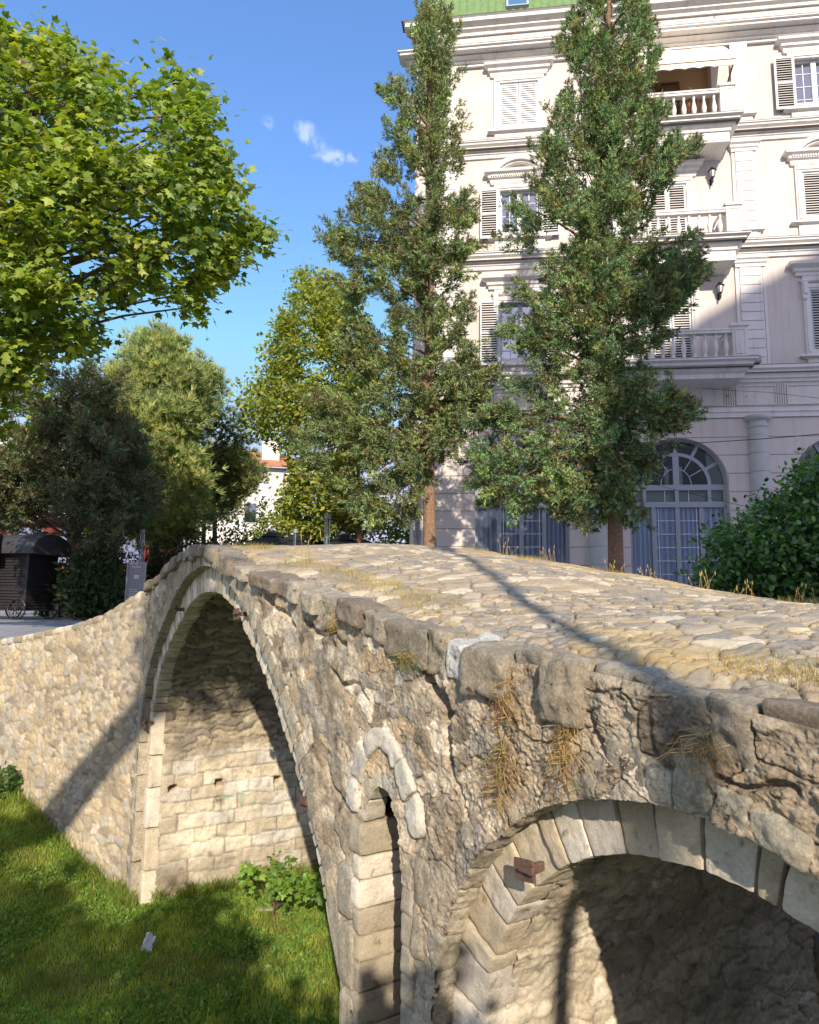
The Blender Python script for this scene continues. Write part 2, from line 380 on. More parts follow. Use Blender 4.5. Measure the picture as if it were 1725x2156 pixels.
def groove(s, z, pts, wd, wob=.02, seed=3):
    s2 = s+fbm2(s*9, z*9, 3, seed)*wob; z2 = z+fbm2(s*9+40, z*9, 3, seed+5)*wob
    d = np.full(s.shape, 9.0)
    for (a, b) in zip(pts[:-1], pts[1:]):
        a, b = np.array(a), np.array(b); ab = b-a
        t = np.clip(((s2-a[0])*ab[0]+(z2-a[1])*ab[1])/(ab@ab), 0, 1)
        d = np.minimum(d, np.hypot(s2-a[0]-t*ab[0], z2-a[1]-t*ab[1]))
    return 1-sstep(wd*.45, wd, d)
CRACKS = [([(4.36, .16), (4.47, .07), (4.56, .03), (4.55, -.12), (4.60, -.26)], .045, .16),
          ([(4.60, -.26), (4.68, -.36), (4.72, -.52), (4.84, -.62)], .014, .04),
          ([(3.98, .18), (4.0, -.02), (3.9, -.16)], .008, .02), ([(4.86, .2), (4.98, .0), (5.03, -.2), (5.12, -.42)], .012, .035),
          ([(5.55, .12), (5.62, -.02), (5.74, -.05)], .016, .04), ([(5.0, .3), (4.95, .1), (5.05, -.05)], .012, .03),
          ([(3.2, .1), (3.35, .02), (3.6, .03), (3.7, -.05)], .018, .05), ([(2.7, .42), (2.95, .33), (3.2, .38), (3.4, .26)], .03, .07),
          ([(6.05, .02), (6.2, -.03), (6.4, .0)], .016, .04), ([(3.1, -.55), (3.3, -.7), (3.55, -.78)], .014, .04),
          ([(3.3, -.95), (3.5, -1.12), (3.66, -1.2)], .014, .03), ([(4.30, -.95), (4.42, -1.2), (4.5, -1.5)], .01, .025),
          ([(1.9, .62), (2.1, .5), (2.35, .47), (2.5, .36)], .03, .06), ([(5.85, .2), (5.88, .0), (5.98, -.06)], .014, .03)]
PAL_A = [(.40, .33, .23), (.31, .255, .18), (.48, .41, .30), (.23, .19, .135), (.35, .32, .27), (.56, .50, .39), (.42, .32, .19), (.27, .25, .22)]
PAL_W = [(.57, .53, .46), (.50, .455, .37), (.64, .61, .55), (.42, .38, .31), (.53, .47, .36), (.49, .485, .47), (.59, .52, .40), (.34, .31, .265), (.46, .45, .43)]
def wall_surface(s, z):
    big = sstep(3.7, 5.0, s + .5*fbm2(s*.8, z*.8, 2, 90))
    ws = s+.06*fbm2(s*5, z*5, 3, 11); wz = z+.06*fbm2(s*5+9, z*5+3, 3, 12)
    f1, f2, i1 = vor2(ws/.17, wz/.115, 21); e1 = f2-f1
    g1, g2, i2 = vor2(ws/.36, wz/.27, 22); e2 = g2-g1
    prof1 = sstep(.01, .10, e1)*.014 + (i1-.5)*.020
    prof2 = sstep(.004, .05, e2)*.026 + (i2-.5)*.034
    h = prof1*(1-big)+prof2*big
    h = h + .0075*fbm2(s*12, z*11, 6, 31, .68) + (.014+.014*big)*fbm2(s*2.1, z*2.1, 3, 32)
    r = ridge2(s*6+1.5*fbm2(s*2, z*2, 2, 36), z*3.2, 4, 33)
    h = h - .022*sstep(1.38, 1.75, r)*(.35+.65*big)
    a1, a2, a3 = vor2((s+.03*fbm2(s*8, z*8, 2, 64))/.085, (z+.03*fbm2(s*8+3, z*8, 2, 65))/.055, 66, .95)
    h = h + (a3-.5)*(.007+.007*big)+sstep(.0, .045, a2-a1)*.006
    d1, d2, d3 = vor2((s+.02*fbm2(s*14, z*14, 2, 91))/.038, (z+.02*fbm2(s*14+3, z*14, 2, 92))/.030, 93, .95)
    h = h + (d3-.5)*.006*(.5+big)
    q_ = fbm2(s*5+3, z*4, 3, 67)*3.0; h = h + .010*(np.floor(q_)+sstep(.6, 1.0, q_-np.floor(q_)))*.5
    # eroded, drooping ledges
    h = h + .006*np.abs(vn2(s*24+2*vn2(s*4, z*4, 61), z*13, 62)) + .005*np.abs(vn2(s*50, z*30, 63)) + .003*vn2(s*90, z*80, 68)
    dark = sstep(1.38, 1.72, r)
    idc = np.where(big > .5, i2, i1)
    c = lerpc(PAL_A, (idc*7.77) % 1.0)
    mort = np.where(big > .5, 1-sstep(.01, .09, e2), 1-sstep(.02, .13, e1))
    c = c*(1-mort[..., None]) + np.array([.30, .25, .18])*mort[..., None]
    c = c*np.clip(1+.20*fbm2(s*3, z*3, 3, 41)+.28*(a3-.5)+.22*fbm2(s*13, z*8, 4, 69)-.55*sstep(1.3, 1.7, r), .28, 1.6)[..., None]
    rust = sstep(.45, .9, fbm2(s*2.3+3, z*1.7, 4, 43))*.35
    c = c*(1-rust[..., None]) + np.array([.34, .23, .115])*rust[..., None]
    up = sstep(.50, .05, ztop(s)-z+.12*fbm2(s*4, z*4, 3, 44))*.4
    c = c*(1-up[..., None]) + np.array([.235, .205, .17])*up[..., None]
    low = sstep(-.55, -1.0, z+.2*fbm2(s*3, z*3, 2, 45))*sstep(2.8, 3.6, s)
    c = c*(1-.7*low[..., None]) + np.array([.42, .355, .255])*.7*low[..., None]
    c = c*np.array([1.42, 1.31, 1.14])
    g_ = c.mean(-1, keepdims=True); c = g_+(c-g_)*.76
    h = h+.0022*vn2(s*170, z*150, 70)*big
    h = h*(.58+.27*big)*(1-.35*low)
    for pts, wd, dp in CRACKS:
        g = groove(s, z, pts, wd); h = h-g*dp
    return h, c
bridge = empty('stone_bridge', (CC[0], CC[1], -3.45), label='humped old stone arch bridge with cobbled deck and two open arches', cat='bridge')
def wall_panel(name, s0, s1, ds, dz, z0=-3.7, surf_fn=wall_surface, mat='rubble', off=0.0, topdrop=.02):
    S = np.arange(s0, s1+ds*.5, ds); S[-1] = s1
    nz_ = int((1.25-z0)/dz)
    T = np.linspace(0, 1, nz_)[None, :]
    zt = (ztop(S)-topdrop)[:, None]
    Z = z0+(zt-z0)*T; SS = np.repeat(S[:, None], nz_, 1)
    h, c = surf_fn(SS, Z)
    h = h*sstep(0, .04, zt-Z+.01)
    m = inside(MAINOs+np.array([0, .02]), SS, Z) | inside(A2Os, SS, Z) | inside(NICI, SS, Z)
    keep = ~(m[:-1, :-1] | m[1:, :-1] | m[1:, 1:] | m[:-1, 1:])
    b = MB(); b.grid(BW(SS, off-h+.012, Z), c, keep, flip=True)
    return b
b = wall_panel('a', -3.05, 1.0, .024, .022); b2 = wall_panel('b', 1.0, 3.6, .015, .015); b3 = wall_panel('c', 3.6, 4.7, .009, .009, z0=-3.0); b4 = wall_panel('d', 4.7, 7.6, .0062, .0062, z0=-2.6); b5 = wall_panel('e', 7.6, 9.4, .02, .02, z0=-3.0)
for q in (b2, b3, b4, b5):
    for v_, f_, c_ in zip(q.v, q.f, q.c): b.add(v_, f_, c_)
b.build('spandrel_wall', M['rubble'], bridge, smooth=True)
# ---- squared rough blocks
def unit_cube(n):
    vs, fs = [], []; g = np.linspace(-1, 1, n+1); k = 0
    for ax in range(3):
        for sg in (-1, 1):
            A, B = np.meshgrid(g, g, indexing='ij'); P = np.zeros((n+1, n+1, 3))
            P[..., ax] = sg; P[..., (ax+1) % 3] = A; P[..., (ax+2) % 3] = B
            idx = np.arange((n+1)**2).reshape(n+1, n+1)+k
            f = np.stack([idx[:-1, :-1], idx[1:, :-1], idx[1:, 1:], idx[:-1, 1:]], -1).reshape(-1, 4)
            if sg < 0: f = f[:, ::-1]
            vs.append(P.reshape(-1, 3)); fs.append(f); k += (n+1)**2
    return np.concatenate(vs), np.concatenate(fs)
UC = {n: unit_cube(n) for n in (3, 5, 8, 12)}
def block(b, fn, n=6, k=9., rough=.01, size=1.0, c=(.5, .5, .5), seed=0, freq=8.):
    """rounded rough block: fn maps [-1,1]^3 to world"""
    V, F = UC[n]
    q = V/((np.abs(V)**k).sum(1)**(1/k))[:, None]
    P = fn(q)
    ctr = P.mean(0); dn = P-ctr; dn /= np.linalg.norm(dn, axis=1)[:, None]+1e-9
    h = vn3(P[:, 0]*freq, P[:, 1]*freq, P[:, 2]*freq, seed)+.5*vn3(P[:, 0]*freq*2.3, P[:, 1]*freq*2.3, P[:, 2]*freq*2.3, seed+1)+.3*vn3(P[:, 0]*freq*5, P[:, 1]*freq*5, P[:, 2]*freq*5, seed+2)
    P = P+dn*(h*rough)[:, None]
    cc = np.array(c)*(1+.10*h)[:, None]
    b.add(P, F, cc)
def ring(b, C, thick, t0, t1, num, pal, rough=.008, gap=.006, n=5, a0=0, a1=1, seed=0, jit=.35, thj=.1, k=10., freq=9., tj=.0):
    P, L = resample(C, 400); r = np.random.default_rng(seed)
    u = np.linspace(0, 1, 400); T = np.gradient(P, axis=0); T /= np.linalg.norm(T, axis=1)[:, None]; Nn = np.stack([-T[:, 1], T[:, 0]], 1)
    e = a0+(a1-a0)*(np.arange(num+1)+np.concatenate([[0], r.uniform(-jit, jit, num-1), [0]]))/num
    for i in range(num):
        m, h = (e[i]+e[i+1])/2, (e[i+1]-e[i])/2-gap/L
        tk = thick*(1+thj*r.uniform(-1, 1)); o1 = r.uniform(-1, 1)*tj
        def fn(q):
            uu = np.clip(m+h*q[:, 0], 0, 1); p = np.stack([np.interp(uu, u, P[:, 0]), np.interp(uu, u, P[:, 1])], 1); nn = np.stack([np.interp(uu, u, Nn[:, 0]), np.interp(uu, u, Nn[:, 1])], 1)
            p = p+nn*(tk*(q[:, 1]*.5+.5))[:, None]
            return BW(p[:, 0], t0+o1+(t1-t0-o1)*(q[:, 2]*.5+.5), p[:, 1])
        block(b, fn, n, k, rough, c=pal[r.integers(len(pal))], seed=seed*100+i, freq=freq)
GREYS = [(.42, .365, .27), (.47, .405, .30), (.36, .315, .24), (.50, .44, .33)]
PALE = [(.70, .62, .49), (.62, .53, .39), (.76, .69, .57), (.54, .45, .32), (.70, .61, .47), (.60, .535, .45)]
CREAM = [(.66, .58, .45), (.70, .63, .50), (.60, .52, .39)]
def arch(C, th, t0, t1, na, nl, pal, ro, nn, seed, k, l0, l1, fq=9., thj=.25, gp=.005, mat=''):
    b = MB()
    ring(b, C, th, t0, t1, nl, pal, ro, n=nn, seed=seed, k=k, thj=thj, tj=.006, a0=0, a1=l0, jit=.2, freq=fq, gap=gp*.7)
    ring(b, C, th, t0, t1, na, pal, ro, n=nn, seed=seed+1, k=k, thj=thj, tj=.010, a0=l0, a1=l1, freq=fq, gap=gp)
    ring(b, C, th, t0, t1, nl, pal, ro, n=nn, seed=seed+2, k=k, thj=thj, tj=.006, a0=l1, a1=1, jit=.2, freq=fq, gap=gp*.7)
    return b
arch(MAINO, .15, -.006, .12, 50, 6, GREYS, .010, 8, 3, 16, .24, .80).build('outer_arch_ring', M['rubble'], bridge, smooth=True)
arch(A2O, .17, -.012, .12, 30, 5, GREYS, .017, 12, 13, 14, .25, .75, 12., .3).build('outer_arch_ring', M['rubble'], bridge, smooth=True)
arch(MAINI, .36, .11, .32, 62, 6, PALE, .006, 8, 25, 18, .24, .80, 9., 0, .004).build('inner_arch_ring', M['dressed'], bridge, smooth=True)
arch(A2I, .30, .125, .36, 26, 6, PALE, .007, 12, 35, 20, .25, .75, 12., 0, .005).build('inner_arch_ring', M['dressed'], bridge, smooth=True)
# niche
b = MB()
WHT = [(.60, .55, .46), (.64, .585, .49)]
ring(b, NICO, .125, -.028, .16, 6, WHT, .014, n=12, seed=11, jit=.15, thj=.18, gap=.004, k=12)
ring(b, NICI[1:-1], .15, .0, .16, 5, [(.60, .55, .46), (.55, .49, .39)], .009, n=8, seed=12, jit=.1, gap=.005, k=8)
b.build('niche_arch_stones', M['dressed'], bridge, smooth=True)
b = MB(); z = -.80; i = 0
hs = [.20, .14, .17, .15, .15, .17, .20, .18, .2, .2, .2, .2, .2, .2, .2]
for hh in hs:
    cwhite = (.74, .66, .53) if i in (1, 2) else [(.46, .39, .285), (.50, .42, .30), (.43, .365, .27)][i % 3]
    zc, zh = z-hh/2, hh/2-.003
    wl = .10 if i % 2 else .17
    if i == 2: wl = .2
    block(b, lambda q: BW(3.69-wl*.5+wl*.5*q[:, 0]-.012*(i in (1, 2)), .155+.175*q[:, 2], zc+zh*q[:, 1]), 8, 13., .005, c=cwhite, seed=200+i, freq=9)
    block(b, lambda q: BW(3.9+.3*q[:, 0], .42+.1*q[:, 2], zc+zh*q[:, 1]), 5, 16., .005, c=(.36, .30, .21), seed=230+i)
    block(b, lambda q: BW(4.15+.062+.062*q[:, 0], .13+.15*q[:, 2], zc+zh*1.15*q[:, 1]), 8, 9., .008, c=(.42, .36, .27), seed=260+i)
    z -= hh; i += 1
b.build('niche_jamb_stones', M['dressed'], bridge, smooth=True)
# large faced blocks between niche and small arch, lower down
b = MB()
for i, (s_, z_, w_, h_) in enumerate([(4.37, -.93, .085, .13), (4.33, -1.20, .055, .13), (3.50, -1.25, .10, .16), (3.53, -1.62, .1, .19), (3.56, -2.02, .1, .2), (3.56, -2.45, .1, .22)]):
    b = MB()
    block(b, lambda q: BW(s_+w_*q[:, 0]*(1-.12*q[:, 1]), .05+.085*q[:, 2], z_+h_*q[:, 1]), 12, 6., .010, c=[(.41, .355, .26), (.45, .385, .28), (.39, .345, .27)][i % 3], seed=300+i, freq=7)
    b.build('facing_block', M['rubble'], bridge, smooth=True)
# vaults
def vault(C, off, name, kind, t0=.28, t1=WID, ds=.02, dt=.02):
    P, L = resample(C, step=ds); n = len(P); T = np.arange(t0, t1+dt, dt)
    Tn = np.gradient(P, axis=0); Tn /= np.linalg.norm(Tn, axis=1)[:, None]; Nn = np.stack([-Tn[:, 1], Tn[:, 0]], 1)
    P = P+Nn*off
    U = np.repeat((np.arange(n)*L/n)[:, None], len(T), 1); TT = np.repeat(T[None], n, 0); Z = np.repeat(P[:, 1][:, None], len(T), 1)
    wz = U+.03*fbm2(TT*2.5, U*2.5, 3, 71)
    dj, i1 = brick(TT, wz, .42, .19, 72)
    f1, f2, i2 = vor2((TT+.1*fbm2(TT*3, U*5, 2, 75))/.34, (U+.05*fbm2(TT*4, U*6, 3, 76))/.085, 73, .9); e = f2-f1
    rg = sstep(-1.75, -1.45, Z+.25*fbm2(TT*1.2, U*1.2, 2, 77)) if kind == 0 else sstep(-2.9, -2.2, Z)
    h1 = sstep(.0, .012, dj)*.012+(i1-.5)*.012; h2 = (sstep(.01, .22, e)*.03+(i2-.5)*.035)*(1 if kind == 0 else .45)
    h = h1*(1-rg)+h2*rg+.008*fbm2(TT*14, U*16, 4, 78)+.02*fbm2(TT*1.7, U*2, 3, 79)
    c1 = lerpc([(.70, .625, .49), (.64, .56, .42), (.58, .50, .37), (.66, .61, .52)], i1)
    c2 = lerpc([(.40, .335, .235), (.32, .27, .19), (.48, .41, .29), (.27, .235, .185)] if kind == 0 else [(.64, .55, .41), (.57, .48, .35), (.70, .61, .47)], i2)
    mj = 1-sstep(.002, .014, dj); c1 = c1*(1-.5*mj[..., None])
    c = c1*(1-rg[..., None])+c2*rg[..., None]
    mj = (1-sstep(.0, .06, e))*rg; c = c*(1-.45*mj[..., None])
    # damp stain at the foot, on the reveal and streaks from above; tunnel shade painted into the side vault's upper part
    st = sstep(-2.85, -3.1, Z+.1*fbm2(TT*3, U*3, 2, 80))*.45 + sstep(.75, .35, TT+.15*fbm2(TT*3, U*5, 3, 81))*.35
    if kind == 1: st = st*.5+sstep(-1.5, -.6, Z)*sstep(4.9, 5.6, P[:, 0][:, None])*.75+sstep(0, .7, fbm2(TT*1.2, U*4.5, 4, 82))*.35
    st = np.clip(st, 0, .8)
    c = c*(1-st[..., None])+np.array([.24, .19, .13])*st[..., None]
    c = c*(1+.14*fbm2(TT*2.5, U*2.5, 3, 83))[..., None]
    if kind == 0:
        left = U < L*.5
        for px, py in ((368, 1660), (468, 1648), (590, 1642)):
            d_ = ray(px, py); q = CC+DV*(-2.35); tt = ((q-[0, 0, 0])@DV)/(d_@DV); p = d_*tt+np.array([0, 0, EYE]); th = (p-CC)@NV
            m = left*sstep(.07, .055, np.abs(TT-th))*sstep(.05, .04, np.abs(Z-p[2]+.02))*sstep(-.03, .03, (Z-p[2]+.06)-(TT-th)*.5)
            h = h-m*.14; c = c*(1-.6*m[..., None])+np.array([.2, .07, .03])*.6*m[..., None]
        # faded green spray marks
        for segs in ([(470, 1680, 496, 1678)], [(483, 1678, 483, 1708)], [(500, 1676, 524, 1674)], [(511, 1675, 512, 1700)], [(534, 1686, 536, 1690)]):
            for (x0, y0, x1, y1) in segs:
                pr = []
                for px, py in ((x0, y0), (x1, y1)):
                    d_ = ray(px, py); q = CC+DV*(-2.41); tt = (q@DV)/(d_@DV); p = d_*tt+np.array([0, 0, EYE]); pr.append(((p-CC)@NV, p[2]))
                a, b_ = np.array(pr[0]), np.array(pr[1]); ab = b_-a
                k = np.clip(((TT-a[0])*ab[0]+(Z-a[1])*ab[1])/(ab@ab+1e-9), 0, 1); dd = np.hypot(TT-a[0]-k*ab[0], Z-a[1]-k*ab[1])
                m = left*sstep(.032, .012, dd)*.5*(.6+.4*fbm2(TT*30, U*30, 2, 90))
                m = np.clip(m, 0, .6); c = c*(1-m[..., None])+np.array([.12, .45, .27])*m[..., None]
    SS = P[:, 0][:, None]-Nn[:, 0][:, None]*h; ZZ = P[:, 1][:, None]-Nn[:, 1][:, None]*h
    bb = MB(); bb.grid(BW(SS, TT, ZZ), c, flip=True)
    return bb.build(name, M['vault'], bridge, smooth=True)
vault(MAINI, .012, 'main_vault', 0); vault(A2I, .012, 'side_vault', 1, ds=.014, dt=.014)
# core of the bridge (rough fill that closes it off from every side)
b = MB()
def slab(S, z0s, z1s, t0, t1):
    for a, c_, e0, e1, g0, g1 in zip(S[:-1], S[1:], z0s[:-1], z0s[1:], z1s[:-1], z1s[1:]):
        v = [BW(a, t0, e0), BW(c_, t0, e1), BW(c_, t0, g1), BW(a, t0, g0), BW(a, t1, e0), BW(c_, t1, e1), BW(c_, t1, g1), BW(a, t1, g0)]
        b.add(v, [(0, 1, 2, 3), (7, 6, 5, 4), (0, 4, 5, 1), (3, 2, 6, 7), (0, 3, 7, 4), (1, 5, 6, 2)], (.3, .26, .2))
def soffit(s):
    z = np.full(s.shape, -3.9)
    for C, cx in ((MAINI, .4), (A2I, 5.96)):
        o = np.argsort(C[:, 0]); C2 = C[o]; C2 = C2[C2[:, 1] > -3.8]
        x_ = C2[:, 0]+np.sign(C2[:, 0]-cx)*.11
        i = (s > x_[0]) & (s < x_[-1]); z[i] = np.maximum(np.interp(s[i], x_, C2[:, 1])+.16, z[i])
    return z
S = np.unique(np.concatenate([np.linspace(-3.6, 9.4, 200), [3.70, 4.14]]))
slab(S, soffit(S), ztop(S)-.10, .40, WID-.02)
b.build('core', M['mass'], bridge)
# ---- deck
def crossrise(s, t):
    k = .27*sstep(-.5, 1.0, s)-.12*sstep(-.3, -1.5, s)
    return k*np.sin(np.clip(t/2.6, 0, 1)*pi/2)
def zdeck(s, t): return ztop(s)+crossrise(s, t)-.015-.11*sstep(.26, .02, t)
b = MB()
def deck(s0, s1, ds, t0, t1, dt):
    S, T = np.meshgrid(np.append(np.arange(s0, s1, ds), s1), np.append(np.arange(t0, t1, dt), t1), indexing='ij')
    ws, wt = S+.05*fbm2(S*4, T*4, 2, 101), T+.05*fbm2(S*4+5, T*4, 2, 102)
    f1, f2, i1 = vor2(ws/.145, wt/.19, 103, .95); e = f2-f1
    g1, g2, i2 = vor2(ws/.085, wt/.10, 104, .9); e2 = g2-g1
    sm = fbm2(S*.9, T*.9, 2, 105) > .18
    e = np.where(sm, e2*.6, e); i1 = np.where(sm, i2, i1)
    h = sstep(.02, .085, e)*.026+(i1-.5)*.010+.003*fbm2(S*20, T*20, 3, 106)+.010*fbm2(S*1.2, T*1.2, 2, 107)
    c = lerpc([(.40, .335, .265), (.33, .30, .26), (.48, .41, .32), (.36, .30, .23), (.28, .265, .24), (.60, .53, .42), (.43, .35, .25), (.31, .285, .26)], i1)*np.array([1.02, .975, .90])
    mj = 1-sstep(.02, .10, e); grs = sstep(.1, .7, fbm2(S*1.6, T*1.6, 3, 108))
    mc = np.array([.12, .092, .06])*(1-grs[..., None])+np.array([.44, .33, .14])*grs[..., None]
    c = c*(1-mj[..., None])+mc*mj[..., None]
    edge = np.clip(sstep(.9, .3, T+.3*fbm2(S*2, T*2, 2, 109))+sstep(WID-.75, WID-.2, T+.3*fbm2(S*2, T*2, 2, 110)), 0, 1)*.75*sstep(-.5, .6, fbm2(S*2.4, T*3, 3, 111))
    c = c*(1-edge[..., None])+np.array([.50, .355, .15])*edge[..., None]
    b.grid(BW(S, T, zdeck(S, T)+h), c)
deck(-8.5, 1.6, .03, .03, WID, .03); deck(1.6, 9.4, .013, .03, WID, .014)
b.build('deck_paving', M['paving'], bridge, smooth=True)
# ---- coping stones: big irregular blocks on the near edge, smaller on the far edge
b = MB(); s = -2.9; i = 0; r = np.random.default_rng(5)
PC = [(.34, .29, .22), (.40, .35, .275), (.29, .245, .185), (.45, .40, .32), (.37, .31, .225), (.25, .205, .155)]
while s < 9.2:
    fr = sstep(1.5, 5.0, np.array(s)).item()
    L_ = (.14+.16*r.random())*(1-fr)+(.16+.42*r.random()**1.4)*fr
    hgt = (.055+.03*r.random())*(1-fr)+(.07+.07*r.random())*fr; dp = .19+.10*r.random()
    cz = ztop(np.array(s+L_/2)).item()-hgt*.95+.028*r.random()-.008; sl = (ztop(np.array(s+L_))-ztop(np.array(s))).item()/L_
    cc = PC[r.integers(len(PC))]; wh = 4.5 < s+L_/2 < 4.75
    if wh: cc = (.60, .575, .53)
    o_ = r.uniform(-.03, .025); tl = r.uniform(-.05, .05); tap = r.uniform(-.1, .15)
    block(b, lambda q: BW(s+L_/2+(L_/2-.004)*q[:, 0]*(1+tap*q[:, 1]*.5), .20+o_+dp*q[:, 2], cz+sl*L_/2*q[:, 0]+hgt*q[:, 1]+tl*q[:, 2]*.5+.012*(1-q[:, 2]**2)), 12 if s > 2 else 8, 16., .012+.010*fr, c=cc, seed=500+i, freq=11)
    s += L_; i += 1
b.build('coping', M['rubble'], bridge, smooth=True)
b = MB(); s = -8.0; i = 0
while s < 9.2:
    L_ = .2+.25*r.random(); dz = zdeck(np.array(s+L_/2), np.array(WID)).item()
    block(b, lambda q: BW(s+L_/2+(L_/2-.006)*q[:, 0], WID-.1+.16*q[:, 2], dz-.07+.085*q[:, 1]), 5, 5., .014, c=PC[r.integers(len(PC))], seed=900+i, freq=7)
    s += L_; i += 1
b.build('far_coping', M['rubble'], bridge, smooth=True)
b = MB()
S, T = np.meshgrid(np.linspace(-8.5, 9.4, 60), np.linspace(0, 1, 8), indexing='ij')
zt = zdeck(S, WID+0*S)-.02; Z = np.where(inside(MAINOs, S, -3.6+(zt+3.6)*T), 9, -3.6+(zt+3.6)*T)
S2, Z2 = np.meshgrid(np.arange(-8.5, 9.4, .1), np.arange(-3.6, 1.5, .08), indexing='ij'); Zc = np.minimum(Z2, zdeck(S2, WID+0*S2)-.02)
m = inside(MAINI, S2, Zc) | inside(A2I, S2, Zc); keep = ~(m[:-1, :-1] & m[1:, 1:]) & ~((Zc[:-1, :-1] == Zc[:-1, 1:]) & (Zc[1:, :-1] == Zc[1:, 1:]))
b.grid(BW(S2, WID+.015*vn2(S2*6, Z2*6, 4), Zc), (.38, .33, .25), keep)
b.build('far_spandrel_wall', M['rubble'], bridge, smooth=True)
# ---- iron tie plates
def wallpt(px, py, off):
    d_ = ray(px, py); q = CC+NV*off; t_ = ((q-np.array([0, 0, EYE]))@NV)/(d_@NV); p = d_*t_+np.array([0, 0, EYE]); return (p-CC)@DV, p[2]
for (px, py, off, sz, rot) in ((1105, 1832, .02, .065, .12), (498, 1293, .0, .075, .1), (370, 1283, .0, .055, .3), (303, 1522, .0, .08, 0.05), (641, 1692, .0, .07, .2)):
    s_, z_ = wallpt(px, py, off); b = MB(); ca, sa = cos(rot), sin(rot)
    def fp(q, hs, ht, hz, os=0, ot=0, oz=0):
        x, zz = q[:, 0]*hs+os, q[:, 1]*hz+oz
        return BW(s_+x*ca-zz*sa, off+ot+ht*q[:, 2], z_+x*sa+zz*ca)
    block(b, lambda q: fp(q, sz, .008, sz*.72), 5, 16., .002, c=(.3, .15, .1), seed=1)
    block(b, lambda q: fp(q, .014, .07, .02, 0, .06), 5, 10., .001, c=(.3, .15, .1), seed=2)
    o = b.build('tie_plate', M['rust'], bridge)
    b = MB(); block(b, lambda q: fp(q, sz*.75, .012, .013+.006*q[:, 0], sz*.55, -.02, .01), 5, 10., .002, c=(.3, .15, .1), seed=3)
    wdg = b.build('wedge', M['rust'], bridge); wdg.parent = o

# ---- wing wall on the far left: thing of its own
W0 = BW(-2.95, -.03, 0)
wdir = at(0, 1345, 12.2)[:2]-W0[:2]; wdir = np.array([wdir[0], wdir[1], 0]); wdir /= np.linalg.norm(wdir)
wnrm = np.array([-wdir[1], wdir[0], 0]); wnrm = wnrm*(1 if wnrm[1] < 0 else -1)      # towards the camera
WL = 9.0
wtop = lambda u: np.interp(u, [0, .35, .71, .95, 1.62, 2.32, 3.09, 3.9, 5, 9], [.72, .58, .43, .35, .20, .09, -.03, -.13, -.16, -.18])
def WWP(u, o, z):
    u, o, z = np.broadcast_arrays(*[np.asarray(q, float) for q in (u, o, z)])
    return np.stack([W0[0]+wdir[0]*u+wnrm[0]*o, W0[1]+wdir[1]*u+wnrm[1]*o, z], -1)
wing = empty('retaining_wall', (W0[0], W0[1], -3.3), label='pale rubble retaining wall running left from the bridge arch', cat='wall')
u = np.arange(-.35, WL, .022); U = np.repeat(u[:, None], 190, 1); zt = wtop(np.maximum(u, 0))[:, None]-.03
Z = -3.6+(zt+3.6)*np.linspace(0, 1, 190)[None]
ws = U+.04*fbm2(U*5, Z*5, 2, 121); wz = Z+.04*fbm2(U*5+7, Z*5, 2, 122)
f1, f2, i1 = vor2(ws/.20, wz/.145, 123, .9); e = f2-f1
g1, g2, i2 = vor2(ws/.11, wz/.09, 128, .9)
sm = fbm2(U*1.1, Z*1.1, 2, 129) > .25
e = np.where(sm, g2-g1, e); i1 = np.where(sm, i2, i1)
h = sstep(.02, .10, e)*.018+(i1-.5)*.022+.006*ridge2(U*7, Z*7, 3, 130)+.006*fbm2(U*16, Z*16, 3, 124)+.02*fbm2(U*1.3, Z*1.3, 2, 125)
c = lerpc(PAL_W, i1); mj = 1-sstep(.02, .11, e)
c = c*(1-.85*mj[..., None])+np.array([.36, .305, .22])*.85*mj[..., None]
c = c*(1+.12*fbm2(U*2, Z*2, 3, 126))[..., None]*np.array([.97, .885, .755])
stn = sstep(.1, .7, fbm2(U*3.2, Z*.5, 3, 127))*.3; c = c*(1-stn[..., None])+np.array([.33, .32, .30])*stn[..., None]
b = MB(); b.grid(WWP(U, h, Z), c, flip=False); b.build('wall_face', M['wing'], wing, smooth=True)
b = MB(); u_ = 0; i = 0
while u_ < WL-.2:
    L_ = .16+.16*r.random(); z1 = wtop(u_+L_/2).item(); sl = (wtop(u_+L_)-wtop(u_)).item()/L_
    block(b, lambda q: WWP(u_+L_/2+(L_/2-.004)*q[:, 0], -.13+.17*q[:, 2], z1-.055+sl*L_/2*q[:, 0]+.06*q[:, 1]), 5, 6., .009, c=PAL_W[r.integers(8)] if r.random() < .5 else (.36, .30, .22), seed=1300+i, freq=8)
    u_ += L_; i += 1
b.build('coping', M['wing'], wing, smooth=True)
b = MB()
for a_ in np.arange(-.3, WL, .5):
    z0_, z1_ = wtop(max(a_, 0)).item()-.1, wtop(a_+.5).item()-.1
    v = [WWP(a_, -.05, -3.6), WWP(a_+.5, -.05, -3.6), WWP(a_+.5, -.05, z1_), WWP(a_, -.05, z0_), WWP(a_, -.45, -3.6), WWP(a_+.5, -.45, -3.6), WWP(a_+.5, -.45, z1_), WWP(a_, -.45, z0_)]
    b.add(v, [(0, 1, 2, 3), (7, 6, 5, 4), (0, 4, 5, 1), (3, 2, 6, 7), (0, 3, 7, 4), (1, 5, 6, 2)], (.3, .26, .2))
b.build('wall_core', M['mass'], wing)

